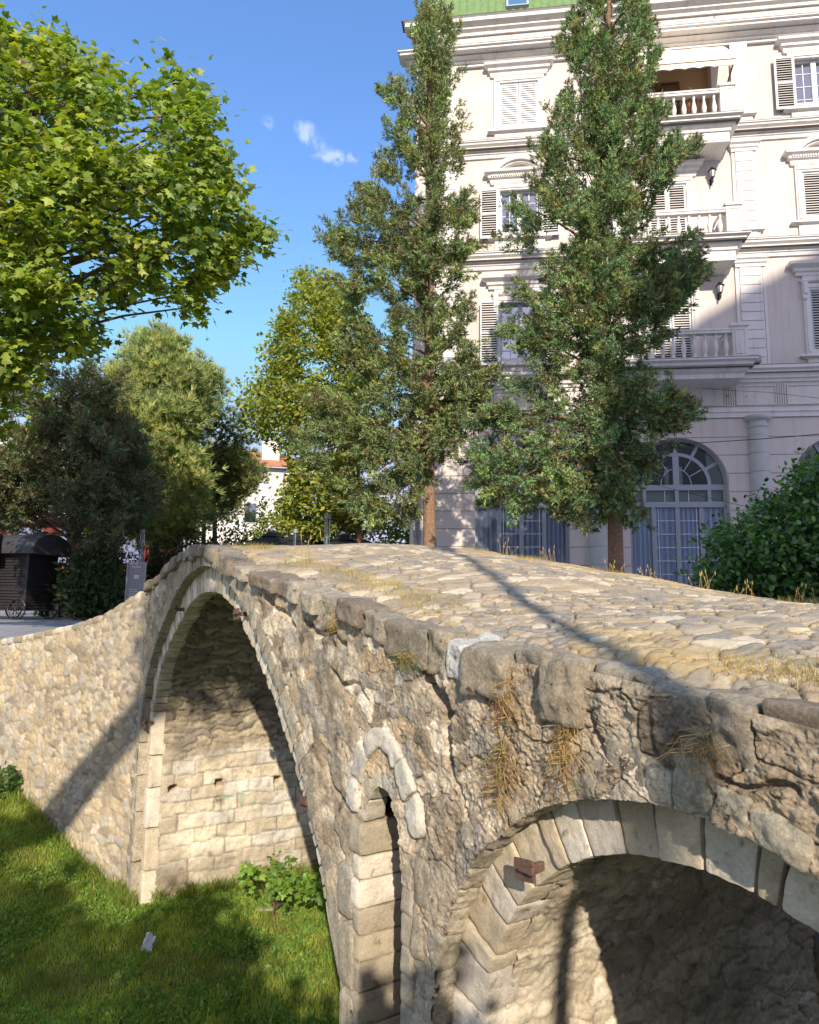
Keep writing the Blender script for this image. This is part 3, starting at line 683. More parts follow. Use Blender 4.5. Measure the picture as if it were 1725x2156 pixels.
# ================================================================ GROUND
def st_of(x, y):
    dx, dy = x-CC[0], y-CC[1]; return dx*DV[0]+dy*DV[1], dx*NV[0]+dy*NV[1]
def zriver(x, y):
    s, t = st_of(x, y)
    # distance out from the wing wall foot
    ux = (x-W0[0])*wdir[0]+(y-W0[1])*wdir[1]
    z = -3.42+.04*fbm2(x*.9, y*.9, 3, 151)
    z = z+sstep(-.6, 4.8, ux)*1.25+sstep(-7.5, -13, x)*.8
    z = z+.5*sstep(4.4, 6, s)*0
    return z
b = MB()
X, Y = np.meshgrid(np.arange(-16, 12, .12), np.arange(-8, 16, .12), indexing='ij')
b.grid(np.stack([X, Y, zriver(X, Y)-.01], -1), (.2, .2, .1)); 
o = b.build('riverbed', M['soil'], smooth=True); tag(o, 'grassy dry riverbed in the shade below the arches', 'riverbed', kind='structure')
# plaza level: sheets left of the channel, beyond it and to the right (bank tops)
b = MB(); zz = 0.0
def poly(pts): b.add([(p[0], p[1], p[2]) for p in pts], [tuple(range(len(pts)))], (.3, .3, .3))
a_ = WWP(0, -1.85, 0); c_ = WWP(WL, -1.85, 0)
far = BW(-3.35, 5.2, 0)
poly([(c_[0], c_[1], 0), (a_[0], a_[1], 0), (far[0], far[1], 0), (-40, 60, 0), (-400, 60, 0), (-400, c_[1]-2, 0)])
q1 = BW(40, 5.2, 0)
poly([(far[0], far[1], 0), (q1[0], q1[1], 0), (400, q1[1], 0), (400, 900, 0), (-400, 900, 0), (-400, 60, 0), (-40, 60, 0)])
e_ = [WWP(0, -.12, -.30), WWP(WL, -.12, -.30), WWP(WL, -1.9, .004), WWP(0, -1.9, .004)]
poly([tuple(p) for p in e_])
poly([tuple(p) for p in (BW(9.4, -.2, -.0), BW(40, -.2, -.0), BW(40, 5.2, -.0), BW(9.4, 5.2, -.0))])
# bank faces
poly([tuple(p) for p in (BW(-3.35, 5.2, -4), BW(40, 5.2, -4), BW(40, 5.2, 0), BW(-3.35, 5.2, 0))])
poly([tuple(p) for p in (BW(-3.35, .3, -4), BW(-3.35, 5.2, -4), BW(-3.35, 5.2, 0), BW(-3.35, .3, 0))])
o = b.build('plaza', M['plaza']); tag(o, 'grey stone paved plaza behind the bridge', 'plaza', kind='structure')
b = MB()
for p0, p1 in (((7.75, -9), (40, -.25)),):
    P = [BW(p0[0], p0[1], 0), BW(p1[0], p0[1], 0), BW(p1[0], p1[1], 0), BW(p0[0], p1[1], 0)]
    v = [(p[0], p[1], z_) for z_ in (-4, -1.1) for p in P]
    b.add(v, [(3, 2, 1, 0), (4, 5, 6, 7), (0, 1, 5, 4), (1, 2, 6, 5), (2, 3, 7, 6), (3, 0, 4, 7)], (.3, .3, .2))
o = b.build('river_bank', M['soil']); tag(o, 'grassy bank beside the near end of the bridge', 'bank', kind='structure')
# ================================================================ FOLIAGE
def rotframes(dirs, r):
    """orthonormal frames whose z is dirs, random twist"""
    z = dirs/(np.linalg.norm(dirs, axis=1)[:, None]+1e-9)
    a = r.normal(size=z.shape); a -= (a*z).sum(1)[:, None]*z; a /= np.linalg.norm(a, axis=1)[:, None]+1e-9
    return a, np.cross(z, a), z
def scatter(b, tv, tf, pos, dirs, size, cols, r, tcol=None, frames=None):
    """copies template (verts tv, faces tf) to every position"""
    X, Y, Z = frames if frames is not None else rotframes(dirs, r)
    n, k = len(pos), len(tv)
    size = np.broadcast_to(size, (n,))[:, None, None]
    V = pos[:, None]+size*(tv[None, :, 0, None]*X[:, None]+tv[None, :, 1, None]*Y[:, None]+tv[None, :, 2, None]*Z[:, None])
    tf = np.asarray(tf); F = (tf[None]+np.arange(n)[:, None, None]*k).reshape(-1, tf.shape[1])
    c = np.repeat(cols[:, None], k, 1)
    if tcol is not None: c = c*tcol[None, :, None]
    b.add(V.reshape(-1, 3), F, c.reshape(-1, 3))
def plane_leaf():   # five lobed leaf lying in x,z with the tip along +z
    P = [(0, 0), (.20, .02), (.46, .12), (.34, .28), (.58, .58), (.26, .56), (0, 1.0), (-.26, .56), (-.58, .58), (-.34, .28), (-.46, .12), (-.20, .02)]
    v = [(x, -.18*(x*x+.6*(z-.4)**2)*1.6, z) for x, z in P]+[(0, .03, .38)]
    return np.array(v), np.array([(i, (i+1) % 12, 12) for i in range(12)])
def simple_leaf(w=.5):
    v = [(0, 0, 0), (w*.5, .06, .45), (0, -.05, 1), (-w*.5, .06, .45)]
    return np.array(v), np.array([(0, 1, 2), (0, 2, 3)])
def blob_leaf():
    v = [(0, 0, 0), (.30, .05, .25), (.30, .0, .7), (0, -.08, 1), (-.30, .0, .7), (-.30, .05, .25)]
    return np.array(v), np.array([(0, 1, 2, 3), (0, 3, 4, 5)])
def spray(seed=0, n=7):   # feathery cypress spray
    r = np.random.default_rng(seed); v, f = [], []
    for i in range(n):
        a = i/n; base = np.array([0, 0, a*.65])
        if i == n-1: d = np.array([0, 0, .55]); 
        else:
            s_ = 1 if i % 2 else -1
            d = np.array([s_*.42, r.uniform(-.3, .3), .36])*(1-.35*a)
        p = np.cross(d, r.normal(size=3)); p /= np.linalg.norm(p)+1e-9
        k = len(v); v += [base-p*.085, base+p*.085, base+d]; f.append((k, k+1, k+2))
    return np.array(v), np.array(f)
def tuft(seed=0, n=13, spread=.9, wd=.06):
    r = np.random.default_rng(seed); v, f = [], []
    for i in range(n):
        d = r.normal(size=3)*spread*.6; d[2] = abs(d[2])+.55; d /= np.linalg.norm(d); d *= r.uniform(.75, 1.0)
        p = np.cross(d, r.normal(size=3)); p /= np.linalg.norm(p); k = len(v)
        v += [-p*wd, p*wd, d]; f.append((k, k+1, k+2))
    return np.array(v), np.array(f)
def pip(P, x, y):
    r = np.zeros(x.shape, bool); n = len(P); j = n-1
    for i in range(n):
        xi, yi = P[i]; xj, yj = P[j]
        r ^= ((yi > y) != (yj > y)) & (x < (xj-xi)*(y-yi)/(yj-yi+1e-12)+xi); j = i
    return r
def edged(P, x, y):
    d = np.full(x.shape, 1e9); P = np.array(P, float)
    for a, b_ in zip(P, np.roll(P, -1, 0)):
        ab = b_-a; t = np.clip(((x-a[0])*ab[0]+(y-a[1])*ab[1])/(ab@ab+1e-9), 0, 1)
        d = np.minimum(d, np.hypot(x-a[0]-t*ab[0], y-a[1]-t*ab[1]))
    return d
def crown_points(P, depth, thick, n, r, hole=0.0, hs=90., inset=8, bias=.5, front=0.0):
    """points filling a crown whose silhouette, seen from the path, is P; a body with real thickness at distance depth"""
    P = np.array(P, float); lo, hi = P.min(0), P.max(0); out_ = []; m = 0
    em = None
    while m < n:
        x, y = r.uniform(lo[0], hi[0], n*3), r.uniform(lo[1], hi[1], n*3)
        k = pip(P, x, y); x, y = x[k], y[k]; e = edged(P, x, y)
        k = e > inset; x, y, e = x[k], y[k], e[k]
        if em is None: em = np.percentile(e, 97)
        if hole: k = fbm2(x/hs, y/hs, 3, 7+int(lo[0]) % 50) > -1+hole; x, y, e = x[k], y[k], e[k]
        q = np.sqrt(1-(1-np.clip(e/em, 0, 1))**2)
        sg = r.uniform(-1, 1, len(x)); sg = np.sign(sg)*np.abs(sg)**bias
        Y = depth+thick*q*sg-front*thick*q
        out_.append(np.stack([x, y, Y], 1)); m += len(x)
    Q = np.concatenate(out_)[:n]
    d = np.stack([(Q[:, 0]-862.5)/FPX, -(Q[:, 1]-1078)/FPX, -np.ones(len(Q))], 1) @ CR.T
    W = d*(Q[:, 2]/d[:, 1])[:, None]; W[:, 2] += EYE
    return W
def clumps(cent, k, R, r, flat=.8):
    n = len(cent); off = r.normal(size=(n, k, 3))*.5; off[..., 2] *= flat
    Rn = R*r.uniform(.6, 1.3, n)
    return (cent[:, None]+off*Rn[:, None, None]).reshape(-1, 3), np.repeat(np.arange(n), k), off.reshape(-1, 3)
def limbs(b, trunk, cent, r, num, rad0=.05, c=(.17, .12, .09), n=5, up=.3):
    trunk = np.array(trunk, float)
    for i in r.choice(len(cent), min(num, len(cent)), replace=False):
        e = cent[i]; zs = trunk[:, 2]; zt_ = np.clip(e[2]-up*np.hypot(*(e-trunk[len(trunk)//2])[:2])-.2, zs.min()+.25*(zs.max()-zs.min()), zs.max())
        s_ = np.array([np.interp(zt_, zs, trunk[:, 0]), np.interp(zt_, zs, trunk[:, 1]), zt_])
        m_ = (s_+e)/2+np.array([0, 0, .08*np.linalg.norm(e-s_)])+r.normal(size=3)*.05*np.linalg.norm(e-s_)
        t = np.linspace(0, 1, 6)[:, None]; P = (1-t)**2*s_+2*t*(1-t)*m_+t*t*e
        b.tube(P, np.linspace(rad0, rad0*.2, 6), n, c, cap=False)
def mixcol(pal, n, r, var=.18):
    pal = np.array(pal); i = r.integers(len(pal), size=n); return pal[i]*(1+var*r.uniform(-1, 1, n))[:, None]
def make_tree(name, label, cat, cents, trunk, trad, kind, mat, bark, seed, k, R, size, pal, nl=60, lr=.05, group=None, flat=.8, up=.6, cpal=None, crown='crown', leafdir=None):
    r = np.random.default_rng(seed)
    root = empty(name, trunk[0], label=label, cat=cat, group=group)
    b = MB(); b.tube(np.array(trunk), np.linspace(trad[0], trad[1], len(trunk)), 12, (.2, .15, .1))
    limbs(b, trunk, cents, r, nl, lr); b.build('trunk', bark, root, smooth=True)
    pos, ci, off = clumps(cents, k, R, r, flat)
    axis = np.array(trunk).mean(0)
    outw = pos-axis; outw[:, 2] *= .3; outw /= np.linalg.norm(outw, axis=1)[:, None]+1e-9
    n = len(pos); b = MB()
    cl = mixcol(cpal if cpal else [(1, 1, 1)], len(cents), r, .22)[ci]
    cols = mixcol(pal, n, r)*cl
    if kind == 'plane':
        tv, tf = plane_leaf()
        # blades face the light: tip outward and drooping, face up and out
        z = outw*.8+r.normal(size=(n, 3))*.55+np.array([0, 0, -.35]); z /= np.linalg.norm(z, axis=1)[:, None]
        yv = np.array([0.05, -.55, .8])+r.normal(size=(n, 3))*.45+outw*.3; yv -= (yv*z).sum(1)[:, None]*z; yv /= np.linalg.norm(yv, axis=1)[:, None]
        scatter(b, tv, tf, pos, None, size*r.uniform(.6, 1.2, n), cols, r, frames=(np.cross(yv, z), yv, z))
    elif kind in ('leaf', 'blob'):
        tv, tf = simple_leaf(.62) if kind == 'leaf' else blob_leaf()
        z = outw*.6+r.normal(size=(n, 3))*.8+np.array([0, 0, up-.6]); z /= np.linalg.norm(z, axis=1)[:, None]
        yv = np.array([0.05, -.45, .8])+r.normal(size=(n, 3))*.6+outw*.3; yv -= (yv*z).sum(1)[:, None]*z; yv /= np.linalg.norm(yv, axis=1)[:, None]
        scatter(b, tv, tf, pos, None, size*r.uniform(.6, 1.25, n), cols, r, frames=(np.cross(yv, z), yv, z))
    elif kind == 'cypress':
        ax_ = (cents-axis); ax_[:, 2] *= .25; ax_ /= np.linalg.norm(ax_, axis=1)[:, None]+1e-9
        ax_ = ax_*.95+np.array([0, 0, up])+r.normal(size=ax_.shape)*.42; ax_ /= np.linalg.norm(ax_, axis=1)[:, None]
        lenc = R*2.1*r.uniform(.5, 1.4, len(cents)); A = ax_[ci]; tt = r.beta(1.3, 1.1, n)
        rad = r.normal(size=(n, 3)); rad -= (rad*A).sum(1)[:, None]*A; rad /= np.linalg.norm(rad, axis=1)[:, None]+1e-9
        rr = r.uniform(.3, 1, n)*R*.40*np.sqrt(np.clip(1.08-tt, 0, 1))*r.uniform(.8, 1.2, len(cents))[ci]
        pos = cents[ci]+A*((tt-.4)*lenc[ci])[:, None]+rad*rr[:, None]
        d = A*.9+rad*.75+r.normal(size=(n, 3))*.25
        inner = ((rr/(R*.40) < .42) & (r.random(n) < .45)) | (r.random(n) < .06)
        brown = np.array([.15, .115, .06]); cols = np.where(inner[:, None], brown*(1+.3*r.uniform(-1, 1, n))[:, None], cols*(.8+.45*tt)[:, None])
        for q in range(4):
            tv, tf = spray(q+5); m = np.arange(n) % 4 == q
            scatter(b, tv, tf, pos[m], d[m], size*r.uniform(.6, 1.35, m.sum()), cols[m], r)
    else:
        d = off+outw*.7+r.normal(size=(n, 3))*.35+np.array([0, 0, up])
        for q in range(4):
            tv, tf = spray(q+5) if kind == 'cypress' else tuft(q+9)
            m = np.arange(n) % 4 == q
            scatter(b, tv, tf, pos[m], d[m], size*r.uniform(.6, 1.35, m.sum()), cols[m], r)
    o = b.build(crown, mat, root)
    return root
def outline(rows):
    L_ = [(a, y) for y, a, b_ in rows]; R_ = [(b_, y) for y, a, b_ in rows][::-1]
    return L_+R_
# --- big plane tree on the left, nearest
rg_ = np.random.default_rng(31)
PLANE = [(-330, -160), (-60, -90), (0, 5), (60, 50), (100, 35), (150, 45), (190, 85), (240, 75), (285, 75), (300, 120), (345, 98), (362, 150), (415, 172), (466, 162), (470, 230), (486, 300), (505, 370), (532, 405), (520, 440), (545, 490), (580, 487), (545, 520), (500, 560), (532, 608), (480, 610), (448, 630), (452, 672), (425, 706), (385, 690), (360, 650), (300, 655), (262, 700), (238, 770), (170, 800), (120, 775), (78, 820), (60, 880), (55, 945), (10, 950), (-120, 960), (-330, 900)]
cents = crown_points(PLANE, 11.2, 2.6, 1500, rg_, hole=.56, hs=95, inset=42)
edge_c = crown_points([(320, 105), (350, 125), (430, 190), (455, 300), (488, 400), (560, 486), (488, 530), (480, 590), (425, 640), (405, 680), (370, 630), (440, 540), (450, 440), (420, 300), (390, 200)], 10.8, .8, 80, rg_, inset=2)
cents = np.concatenate([cents, edge_c, crown_points([(520, 472), (575, 482), (580, 492), (530, 506)], 10.8, .2, 5, rg_, inset=1)])
tb = at(-380, 1330, 11.5); tb[2] = 0
tr = [tb, tb+[.1, 0, 1.6], tb+[.35, -.1, 3.2], tb+[.8, -.2, 4.8], tb+[1.4, -.3, 6.4], tb+[2.2, -.4, 8.2], tb+[3.0, -.4, 9.8]]
make_tree('plane_tree', 'large bright green plane tree with lobed leaves filling the upper left', 'tree', cents, tr, (.34, .10), 'plane', M['planeleaf'], M['bark'], 32, 27, .38, .14,
          [(.25, .35, .05), (.19, .29, .04), (.31, .40, .065), (.13, .21, .035), (.38, .44, .09), (.23, .32, .045)], nl=150, lr=.055, flat=.5, cpal=[(1, 1, 1), (.72, .8, .85), (1.12, 1.05, .9)])
# --- two cypresses before the facade
CYG = [(.22, .34, .15), (.17, .29, .13), (.27, .38, .155), (.13, .24, .115), (.32, .39, .16)]
rowsR = [(-260, 1262, 1310), (-120, 1225, 1350), (0, 1195, 1378), (60, 1160, 1395), (100, 1140, 1408), (130, 1190, 1400), (165, 1172, 1392), (200, 1185, 1375), (250, 1140, 1425), (275, 1150, 1412), (300, 1092, 1380), (335, 1085, 1420), (360, 1150, 1440), (385, 1110, 1430), (420, 1058, 1395), (455, 1075, 1385), (480, 1060, 1370), (515, 1050, 1400), (545, 1115, 1450), (575, 1120, 1440), (600, 1080, 1460), (640, 1060, 1440), (680, 1048, 1400), (715, 1048, 1425), (750, 1085, 1400), (790, 1065, 1400), (830, 1075, 1435), (870, 1020, 1455), (905, 1030, 1440), (940, 1000, 1392), (975, 980, 1382), (1020, 985, 1372), (1055, 1010, 1378), (1075, 1040, 1372), (1100, 1200, 1380), (1122, 1222, 1300)]
rC = np.random.default_rng(41)
cR = crown_points(outline(rowsR), 12.3, 1.0, 1050, rC, hole=.56, hs=38, inset=14)
brR = np.concatenate([crown_points(p, 11.9, .35, n_, rC, inset=2) for p, n_ in (([(1370, 360), (1405, 310), (1475, 308), (1470, 325), (1420, 350), (1380, 400)], 34), ([(1360, 640), (1400, 560), (1440, 488), (1455, 490), (1420, 570), (1470, 530), (1478, 560), (1440, 640), (1390, 680)], 50), ([(1120, 850), (1040, 860), (985, 880), (990, 900), (1060, 900)], 20), ([(1360, 860), (1400, 830), (1462, 865), (1440, 900), (1380, 910)], 26))])
tk = np.array([at(1293, 1080, 12.3), at(1283, 800, 12.3), at(1268, 560, 12.3), at(1268, 200, 12.3), at(1285, -100, 12.3)]); q_ = rC.uniform(0, 3, 230); tkp = np.stack([np.interp(q_, range(5), tk[:, j]) for j in range(3)], 1)+rC.normal(size=(230, 3))*[.26, .26, .1]
cR = np.concatenate([cR, brR, tkp])
def trunk_px(pts, Y): return [at(x, y, Y) if z_ is None else np.array([*at(x, y, Y)[:2], z_]) for x, y, z_ in pts]
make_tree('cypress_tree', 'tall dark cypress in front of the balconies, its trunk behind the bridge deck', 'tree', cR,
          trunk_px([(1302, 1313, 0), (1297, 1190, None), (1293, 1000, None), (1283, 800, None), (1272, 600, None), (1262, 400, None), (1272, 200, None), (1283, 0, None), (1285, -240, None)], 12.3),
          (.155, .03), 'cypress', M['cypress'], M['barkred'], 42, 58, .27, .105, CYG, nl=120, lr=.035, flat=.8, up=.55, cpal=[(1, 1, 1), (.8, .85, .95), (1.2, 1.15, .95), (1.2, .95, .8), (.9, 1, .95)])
rowsL = [(-90, 905, 925), (0, 872, 938), (50, 868, 965), (80, 862, 972), (115, 868, 950), (150, 850, 970), (185, 800, 950), (210, 795, 960), (235, 820, 975), (265, 788, 985), (290, 800, 965), (320, 790, 1000), (355, 800, 985), (390, 745, 960), (420, 742, 985), (450, 705, 1005), (480, 690, 1012), (520, 668, 1008), (550, 700, 985), (590, 700, 975), (630, 718, 990), (670, 730, 990), (715, 712, 1005), (755, 715, 1010), (790, 735, 1035), (820, 660, 1030), (860, 640, 1015), (900, 620, 1000), (940, 610, 965), (980, 640, 950), (1020, 690, 940), (1060, 720, 900), (1100, 760, 880), (1125, 790, 870)]
rC = np.random.default_rng(43)
cL = crown_points(outline(rowsL), 15.2, 1.15, 950, rC, hole=.58, hs=36, inset=13)
brL = crown_points([(900, 870), (980, 800), (1035, 770), (1040, 795), (990, 860), (930, 900)], 15.0, .4, 45, rC, inset=2)
tk = np.array([at(904, 900, 15.2), at(905, 600, 15.2), at(905, 200, 15.2), at(903, 0, 15.2)]); q_ = rC.uniform(0, 3, 90); tkp = np.stack([np.interp(q_, range(4), tk[:, j]) for j in range(3)], 1)+rC.normal(size=(90, 3))*[.25, .25, .1]
cL = np.concatenate([cL, brL, tkp])
make_tree('cypress_tree', 'tall brownish cypress with bare pale lower trunk, left of the building corner', 'tree', cL,
          trunk_px([(907, 1330, 0), (905, 1140, None), (903, 1000, None), (903, 800, None), (905, 600, None), (903, 400, None), (905, 200, None), (900, 0, None), (905, -80, None)], 15.2),
          (.165, .03), 'cypress', M['cypress'], M['barkred'], 44, 54, .30, .12, [(.26, .35, .15), (.21, .31, .13), (.32, .40, .17), (.26, .30, .15), (.17, .265, .12)], nl=120, lr=.035, flat=.8, up=.5, cpal=[(1, 1, 1), (.85, .92, .95), (1.2, 1.18, .95), (1.12, 1.0, .85)])
# --- yellow-green deciduous tree
POP = [(605, 590), (645, 560), (700, 570), (755, 640), (790, 760), (785, 900), (765, 1000), (745, 1120), (640, 1135), (590, 1120), (595, 1060), (600, 1000), (575, 950), (530, 905), (505, 850), (530, 800), (570, 755), (575, 690), (612, 640)]
rP = np.random.default_rng(51)
cP = crown_points(POP, 25, 2.2, 860, rP, hole=.42, hs=60, inset=6)
make_tree('maple_tree', 'airy yellow green deciduous tree behind the left cypress', 'tree', cP, trunk_px([(755, 1303, 0), (755, 1130, None), (752, 1000, None), (745, 850, None), (715, 700, None), (690, 600, None)], 25), (.17, .03), 'leaf', M['leaf'], M['barkred'], 52, 32, .50, .19,
          [(.27, .33, .05), (.21, .28, .045), (.33, .37, .07), (.17, .23, .04), (.37, .36, .06)], nl=90, lr=.05, flat=.55, up=.5)
# --- pines
PN1 = [(285, 705), (340, 688), (395, 700), (405, 745), (445, 765), (468, 800), (467, 850), (430, 885), (425, 945), (440, 1000), (435, 1060), (410, 1140), (300, 1160), (230, 1130), (205, 960), (210, 850), (235, 770)]
PNG = [(.31, .40, .15), (.37, .44, .17), (.26, .34, .14), (.44, .49, .20), (.46, .46, .20)]
rP = np.random.default_rng(61)
c1 = crown_points(PN1, 27.5, 3.4, 520, rP, hole=.45, hs=60, inset=17)
make_tree('pine_tree', 'broad round pine with pale upright shoots on sunlit branches', 'tree', c1, trunk_px([(330, 1295, 0), (325, 1150, None), (315, 1000, None), (325, 850, None), (335, 740, None)], 27.5), (.26, .06), 'pine', M['pine'], M['bark'], 62, 36, .66, .30, PNG, nl=60, lr=.07, flat=.7, up=.9, cpal=[(1, 1, 1), (1.2, 1.15, .95), (.8, .85, .9)])
PN2 = [(395, 960), (440, 950), (480, 940), (520, 960), (548, 995), (520, 1025), (498, 1062), (455, 1092), (415, 1095), (385, 1040)]
c2 = crown_points(PN2, 33, 2.2, 230, rP, inset=8)
make_tree('pine_tree', 'small olive pine before the white house with the orange roof', 'tree', c2, trunk_px([(455, 1288, 0), (452, 1090, None), (450, 1000, None)], 33), (.16, .05), 'pine', M['pine'], M['bark'], 63, 34, .75, .32, [(.32, .34, .13), (.38, .38, .16), (.25, .28, .10)], nl=25, lr=.05, flat=.7, up=.9)
c3 = crown_points([(432, 880), (480, 850), (520, 880), (530, 930), (495, 950), (440, 930)], 30, 1.4, 18, rP, inset=6)
make_tree('pine_tree', 'thin see-through pine top against the sky above the orange roof', 'tree', c3, trunk_px([(425, 1290, 0), (430, 1100, None), (445, 950, None), (480, 885, None)], 30), (.12, .03), 'pine', M['pine'], M['bark'], 64, 22, .75, .32, [(.08, .12, .05), (.12, .15, .06)], nl=16, lr=.04, flat=.7, up=.6)
PN3 = [(-120, 760), (0, 790), (100, 795), (200, 770), (250, 800), (262, 900), (255, 1000), (290, 1060), (270, 1125), (215, 1150), (150, 1130), (100, 1110), (60, 1110), (0, 1125), (-120, 1130)]
rP = np.random.default_rng(65)
c4 = crown_points(PN3, 23.5, 2.6, 560, rP, hole=.56, hs=70, inset=5)
make_tree('fir_tree', 'dark shaded conifer on the left behind the wagon, forked reddish trunk', 'tree', c4, trunk_px([(150, 1298, 0), (155, 1180, None), (150, 1080, None), (165, 950, None), (175, 820, None)], 23.5), (.24, .05), 'cypress', M['cypress'], M['barkred'], 66, 40, .68, .24, [(.13, .175, .075), (.16, .205, .085), (.20, .21, .11), (.10, .145, .065)], nl=70, lr=.06, flat=.7, up=.3)
c5 = crown_points([(150, 860), (290, 930), (310, 1040), (290, 1130), (240, 1160), (180, 1150), (140, 1050)], 21.5, 1.6, 190, rP, hole=.3, hs=50, inset=4)
make_tree('fir_tree', 'smaller blue green conifer with drooping boughs beside the lamp column', 'tree', c5, trunk_px([(208, 1303, 0), (207, 1180, None), (205, 1050, None), (215, 950, None)], 21.5), (.19, .05), 'cypress', M['cypress'], M['barkred'], 67, 38, .6, .22, [(.11, .16, .09), (.09, .13, .08), (.14, .18, .10)], nl=30, lr=.05, flat=.6, up=.0)
# --- shrubs, hedges
def shrub(name, label, cat, P, depth, thick, n, seed, kind, mat, k, R, size, pal, basepx, hole=0, stem=.03, up=.5, nl=20, ground=0.0):
    r = np.random.default_rng(seed); c_ = crown_points(P, depth, thick, n, r, hole=hole, hs=50, inset=24 if name == 'laurel_bush' else 2)
    c_[:, 2] = np.maximum(c_[:, 2], ground+.05)
    b0 = at(basepx, 1290, depth); b0[2] = ground
    return make_tree(name, label, cat, c_, [b0, b0+[0.02, 0, .4*(c_[:, 2].max()-ground)], b0+[0, .02, .75*(c_[:, 2].max()-ground)]], (stem, stem*.5), kind, mat, M['bark'], seed+1, k, R, size, pal, nl=nl, lr=stem*.5, up=up, crown='foliage')
shrub('laurel_bush', 'big glossy dark green bush beyond the right end of the bridge', 'bush',
      [(1432, 1180), (1475, 1150), (1455, 1195), (1500, 1120), (1490, 1085), (1560, 1085), (1575, 1045), (1640, 1035), (1625, 985), (1660, 1010), (1690, 960), (1780, 940), (1960, 960), (2020, 1100), (2020, 1330), (1725, 1330), (1560, 1310), (1500, 1280), (1465, 1215)], 8.4, 1.0, 1150, 71, 'blob', M['laurel'], 30, .26, .07,
      [(.07, .16, .035), (.055, .13, .03), (.09, .20, .035), (.045, .11, .03), (.12, .24, .035)], 1700, hole=.12, stem=.05, up=.7, nl=60)
shrub('privet_hedge', 'light green leafy hedge lit by the sun beyond the umbrellas', 'hedge', [(470, 1165), (540, 1140), (580, 1075), (620, 1060), (700, 1040), (800, 1060), (900, 1080), (900, 1330), (480, 1330)], 28.5, 1.2, 700, 73, 'leaf', M['leaf'], 26, .7, .2, [(.25, .32, .05), (.19, .27, .045), (.30, .36, .06), (.13, .20, .035)], 700, nl=10)
shrub('young_cypress', 'slim young pointed cypress against the white house wall', 'tree', [(543, 1120), (546, 1070), (552, 1030), (556, 1045), (562, 1120), (562, 1330), (545, 1330)], 31, .3, 60, 74, 'leaf', M['leaf'], 26, .3, .16, [(.10, .15, .04), (.14, .18, .04)], 553, nl=5)
shrub('clipped_hedge', 'dark clipped hedge along the back of the plaza', 'hedge', [(95, 1200), (200, 1190), (300, 1180), (420, 1185), (500, 1150), (560, 1140), (560, 1330), (95, 1330)], 25, .6, 1000, 75, 'leaf', M['leaf'], 26, .55, .15, [(.035, .06, .02), (.05, .08, .025), (.025, .05, .018)], 300, nl=10)
shrub('oleander_bush', 'oleander bush with long narrow leaves behind the concrete benches', 'bush', [(140, 1200), (180, 1160), (235, 1170), (255, 1220), (250, 1290), (145, 1295)], 21, .8, 110, 76, 'leaf', M['leaf'], 26, .4, .2, [(.06, .10, .045), (.08, .12, .06), (.05, .08, .035)], 200, nl=14, up=1.4)
shrub('olive_bush', 'grey green bush left of the umbrellas under the small pine', 'bush', [(330, 1110), (380, 1085), (440, 1075), (500, 1090), (545, 1130), (545, 1300), (340, 1300)], 26, 1.0, 200, 77, 'leaf', M['leaf'], 24, .6, .16, [(.11, .14, .07), (.13, .16, .08), (.08, .11, .05)], 410, nl=10)
shrub('yellow_shrub', 'bright lime green shrub glimpsed between the conifer trunks', 'bush', [(160, 1120), (195, 1110), (235, 1140), (240, 1185), (170, 1190)], 31, .8, 60, 78, 'leaf', M['leaf'], 26, .5, .2, [(.30, .36, .03), (.22, .30, .03)], 195, nl=6)
shrub('fig_weed', 'leafy green weed growing at the foot of the main arch wall', 'weed', [(505, 1835), (560, 1825), (590, 1800), (615, 1835), (665, 1862), (670, 1890), (620, 1895), (560, 1880)], 9.3, .45, 34, 79, 'plane', M['planeleaf'], 12, .12, .085, [(.17, .29, .05), (.13, .24, .04), (.22, .34, .05)], 600, nl=14, stem=.012, ground=-3.42)
shrub('nettle_weed', 'dark weed tuft against the left retaining wall', 'weed', [(-10, 1640), (10, 1610), (34, 1618), (40, 1655), (10, 1670)], 11.6, .3, 16, 80, 'plane', M['planeleaf'], 12, .12, .09, [(.06, .11, .03), (.08, .14, .03)], 15, nl=6, stem=.01, ground=-2.55)

# --- grass of the river bed
def blades(n, xs, ys, zf, hmin, hmax, wd, pal, r, lean=.35, curl=True):
    x, y = xs, ys; z = zf(x, y); n = len(x)
    h = r.uniform(hmin, hmax, n); a = r.uniform(0, 2*pi, n); l_ = r.uniform(.05, lean, n)*h*1.5
    dx, dy = np.cos(a), np.sin(a); px, py = -dy, dx; b0 = r.uniform(0, 2*pi, n); wx, wy = np.cos(b0)*wd, np.sin(b0)*wd
    P = np.stack([np.stack([x-wx, y-wy, z], 1), np.stack([x+wx, y+wy, z], 1), np.stack([x+dx*l_*.4+wx*.7, y+dy*l_*.4+wy*.7, z+h*.6], 1), np.stack([x+dx*l_*.4-wx*.7, y+dy*l_*.4-wy*.7, z+h*.6], 1), np.stack([x+dx*l_, y+dy*l_, z+h], 1)], 1)
    i = np.arange(n)[:, None]*5
    return P.reshape(-1, 3), i+np.array([[0, 1, 2, 3]]), i+np.array([[3, 2, 4]]), np.repeat(mixcol(pal, n, r, .2), 5, 0)
r = np.random.default_rng(91)
n = 230000; xs = r.uniform(-9.5, 1.2, n); ys = r.uniform(4.6, 13.2, n)
s_, t_ = st_of(xs, ys); ok = ((t_ < .02) | ((s_ > -2.35) & (s_ < 3.4) & (t_ < 3.2))) & ((xs-W0[0])*wnrm[0]+(ys-W0[1])*wnrm[1] > .02)*1 > 0
